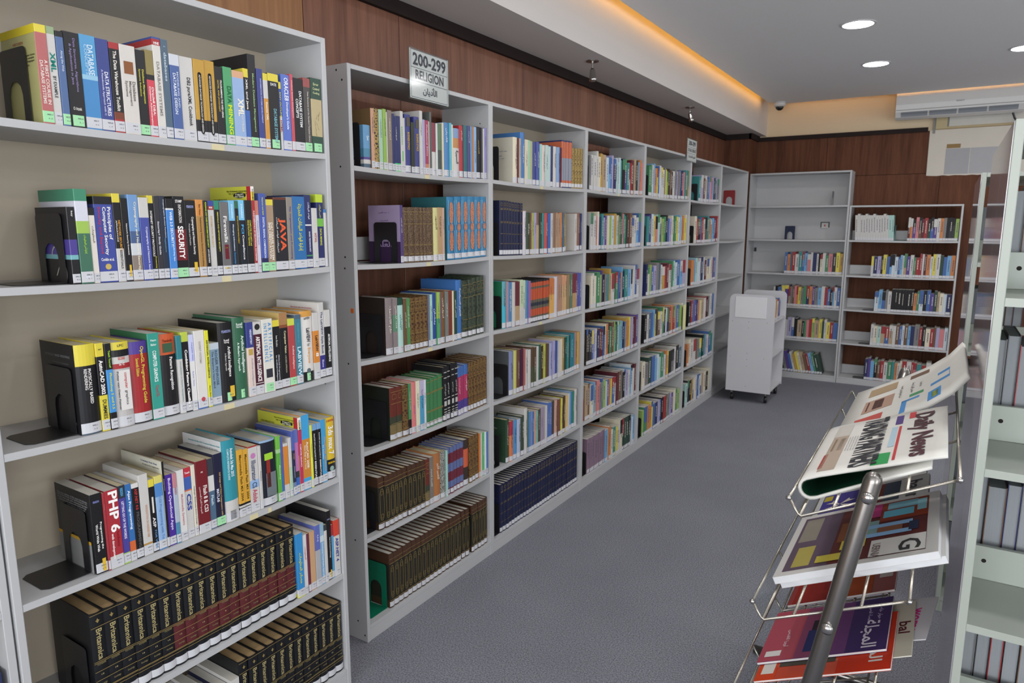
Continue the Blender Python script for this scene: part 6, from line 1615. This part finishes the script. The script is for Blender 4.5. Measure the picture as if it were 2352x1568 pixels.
# newspapers on the top tray
NEWS = plain('#cfcdc6', .8, 0, 'newsprint', .04, 25)
def sheet(name, ti, y_far, y_near, prof, thick, label, lift=0.0):
    """a sheet bent along prof [(s, lift)] and drawn out across the tray"""
    M = tray_matrix(ti, y_far, 0, lift)
    e = empty(name, M, label, 'newspaper', 'periodicals on the rack')
    w = y_far - y_near; n = len(prof); vs = []; fs = []
    m_ = 8
    nor = []
    for k in range(n):
        a = Vector(prof[max(k - 1, 0)]); c = Vector(prof[min(k + 1, n - 1)]); d = (c - a).normalized(); nor.append(Vector((-d.y, d.x)))
    for side in (0, 1):
        for k in range(n):
            for q in range(m_ + 1):
                p = Vector(prof[k]) + nor[k] * thick * side
                vs.append((w * q / m_, p.x, p.y))
    def I(sd, k, q):
        return sd * n * (m_ + 1) + k * (m_ + 1) + q
    for k in range(n - 1):
        for q in range(m_):
            fs.append((I(1, k, q), I(1, k, q + 1), I(1, k + 1, q + 1), I(1, k + 1, q))); fs.append((I(0, k, q), I(0, k + 1, q), I(0, k + 1, q + 1), I(0, k, q + 1)))
        fs.append((I(0, k, 0), I(1, k, 0), I(1, k + 1, 0), I(0, k + 1, 0))); fs.append((I(0, k, m_), I(0, k + 1, m_), I(1, k + 1, m_), I(1, k, m_)))
    for q in range(m_):
        fs.append((I(0, 0, q), I(0, 0, q + 1), I(1, 0, q + 1), I(1, 0, q))); fs.append((I(0, n - 1, q), I(1, n - 1, q), I(1, n - 1, q + 1), I(0, n - 1, q + 1)))
    b = MB(); b.add(vs, fs); o = b.build('folded_sheets', NEWS, e, True)
    return e, o, w
# English daily: folded over at the front edge, loop towards the aisle
loop = [(-.016 + .25, .006), (.16, .006), (.06, .004), (.0, .002)]
R_ = .026
loop += [(-.008 - R_ * math.sin(a), .002 + R_ - R_ * math.cos(a)) for a in [PI * k / 8 for k in range(9)]]
loop += [(.02, .053), (.08, .047), (.16, .038), (.245, .030), (.27, .026)]
loop = [(s, z) for s, z in loop][::-1]
e, nsh, w = sheet('newspaper', 0, 2.06, 1.60, loop, .006, 'folded English tabloid newspaper on the near half of the top tray')
def on_news(parent, prof, w, x0, x1, s0, s1, code, dz_=.0008):
    def z_at(s):
        pr = sorted(prof)
        for a, c in zip(pr, pr[1:]):
            if a[0] <= s <= c[0]:
                return a[1] + (c[1] - a[1]) * (s - a[0]) / max(1e-6, c[0] - a[0])
        return pr[-1][1]
    b = MB(); n = 6
    vs = []; fs = []
    for k in range(n + 1):
        s = s0 + (s1 - s0) * k / n; z = z_at(s) + dz_
        vs += [(w * x0, s, z), (w * x1, s, z)]
    for k in range(n):
        fs.append((2 * k, 2 * k + 1, 2 * k + 3, 2 * k + 2))
    b.add(vs, fs); return mesh_obj('printed_panel', b.v, b.f, ink(code), parent), z_at
top_d = [(-.03, .051), (.02, .053), (.08, .047), (.16, .038), (.245, .030), (.27, .026)]
def news_text(parent, prof, w, s, code, cx, sc, ln, hh, dz_=.0016):
    z = [a[1] + (c[1] - a[1]) * (sc - a[0]) / (c[0] - a[0]) for a, c in zip(prof, prof[1:]) if a[0] <= sc <= c[0]][0] + dz_
    put_text(s, code, parent, (w * cx, sc, z), (1, 0, 0), Vector((0, 1, -.07)).normalized(), w * ln, hh, max_stretch=1.6)
for (x0, x1, s0, s1, code) in ((.30, .95, .012, .05, '#a89888'), (.05, .30, .01, .05, '#bcb8b0'), (.35, .6, .02, .045, '#7c6a58'), (.65, .9, .005, .02, '#b8423c'), (.05, .25, .155, .172, '#4c3878'), (.3, .95, .166, .172, '#b83c40'), (.8, .99, .125, .16, '#2c9450'), (.3, .7, .15, .163, '#a8c0cc'), (.02, .16, .185, .2, '#c03c40')):
    on_news(nsh, top_d, w, x0, x1, s0, s1, code)
news_text(nsh, top_d, w, 'BB:TRADING PARTNERS', '#2c2c32', .5, .108, .95, .062)
news_text(nsh, top_d, w, 'BB:Daily News', '#4c2830', .52, .214, .86, .058)
for k in range(5):
    news_text(nsh, top_d, w, 'lorem of the day and of the council in the capital'.replace('lorem', 'news'), '#8c8a88', .5, .056 + .006 * k, .9, .004)
inner = [(.11, .0125), (.05, .0115), (.0, .0095)] + [(-.008 - .0175 * math.sin(a), .002 + R_ - .0175 * math.cos(a)) for a in [PI * k / 8 for k in range(9)]] + [(.02, .0455), (.08, .0395), (.11, .035)]
b = MB(); b.add([p for s, z in inner for p in ((.002, s, z), (w - .001, s, z))], [(2 * k, 2 * k + 1, 2 * k + 3, 2 * k + 2) for k in range(len(inner) - 1)]); mesh_obj('green_inside_page', b.v, b.f, ink('#14402c'), nsh)
# Arabic daily spread over the far half, its back edge lifted
ar = [(-.022, .004), (.05, .006), (.14, .010), (.22, .018), (.29, .036), (.34, .062)]
e, ash, w = sheet('newspaper', 0, 2.70, 2.09, ar, .012, 'spread Arabic newspaper with blue masthead on the far half of the top tray', lift=.008)
for (x0, x1, s0, s1, code) in ((.10, .3, .03, .12, '#a08a6c'), (.42, .7, .03, .12, '#a88a78'), (.45, .66, .04, .09, '#5c3c38'), (.8, .98, .02, .1, '#b85048'), (.1, .2, .16, .22, '#6c5444'), (.62, .68, .17, .21, '#4c9464'), (.72, .98, .15, .165, '#4c8cc8'), (.72, .76, .15, .2, '#4c8cc8'), (.76, .96, .225, .262, '#4c90cc'), (.8, .92, .235, .255, '#8c9c48'), (.40, .46, .25, .30, '#4c8cc8'), (.46, .62, .285, .305, '#4c8cc8'), (.58, .64, .23, .29, '#4c8cc8')):
    on_news(ash, ar, w, x0, x1, s0, s1, code, .0126)
for sc, s, ln, hh in ((.14, 'AR:أخبار الخليج اليوم في العاصمة', .5, .014), (.175, 'AR:مجلس الوزراء يبحث', .4, .012), (.20, 'AR:جريدة يومية', .3, .01)):
    news_text(ash, ar, w, s, '#5c5858', .45, sc, ln, hh, .0131)
e2, b_, w = sheet('newspaper', 0, 2.69, 2.40, [(.1, .002), (.2, .006), (.27, .016), (.31, .030)], .004, 'pale folded newspaper sheet rising behind the Arabic one', lift=.003)

# ------------------------------------------------------------------ sliver of the bookcase at the edge
for k, (u, w, h, ch, i) in enumerate(((.985, .022, .22, 'N', 4), (.95, .03, .22, 'K', 4), (.985, .022, .2, 'O', 5), (.955, .028, .2, 'W', 5), (.985, .03, .21, 'W', 3))):
    far_book('edge_book', place('X', i, u, w, .01), w, h, .17, ch, f'{WORD[ch]} book on the {SN[i]} of the bookcase at the picture edge', 'books at the picture edge')
# small things on the end wall shelving: wall socket seen through the back and cable box
b = MB(); b.bbox(.03, .055, .262, .274, 1.42, 1.465, .002)
o = b.build('cable_box', BLACKM); o.matrix_world = CASES['P'].M; tag(o, 'small black cable box inside the tall end bookcase beside its edge', 'box')
e = empty('wall_socket', CASES['P'].M @ Matrix.Translation((.75, .270, 1.70)), 'white wall socket with red switch in a dark cut-out of the tall end bookcase', 'socket')
b = MB(); b.bbox(-.012, .082, .001, .005, .0, .062, .001); b.build('dark_cutout', BLACKM, e)
b = MB(); b.bbox(0, .07, -.008, .001, -.01, .052, .002); b.build('plate', PAPER, e)
b = MB(); b.bbox(.028, .042, -.012, -.008, .012, .032, .001); b.build('switch', plain('#a82c28', .4, 0, 'red_switch', .02, 10), e)
# a yellow note left on the shelf edge of the fourth bookcase
b = MB(); b.bbox(0, .07, -.004, 0, 0, .22, .0008)
o = b.build('paper_note', plain('#d6d49a', .6, 0, 'yellow_note', .04, 10)); cD = CASES['D']; o.matrix_world = cD.M @ Matrix.Translation((cD.W - .075, -.003, cD.shelves[3] - .006)); tag(o, 'pale yellow paper note hung on the fourth wall bookcase', 'note')

flush_text()
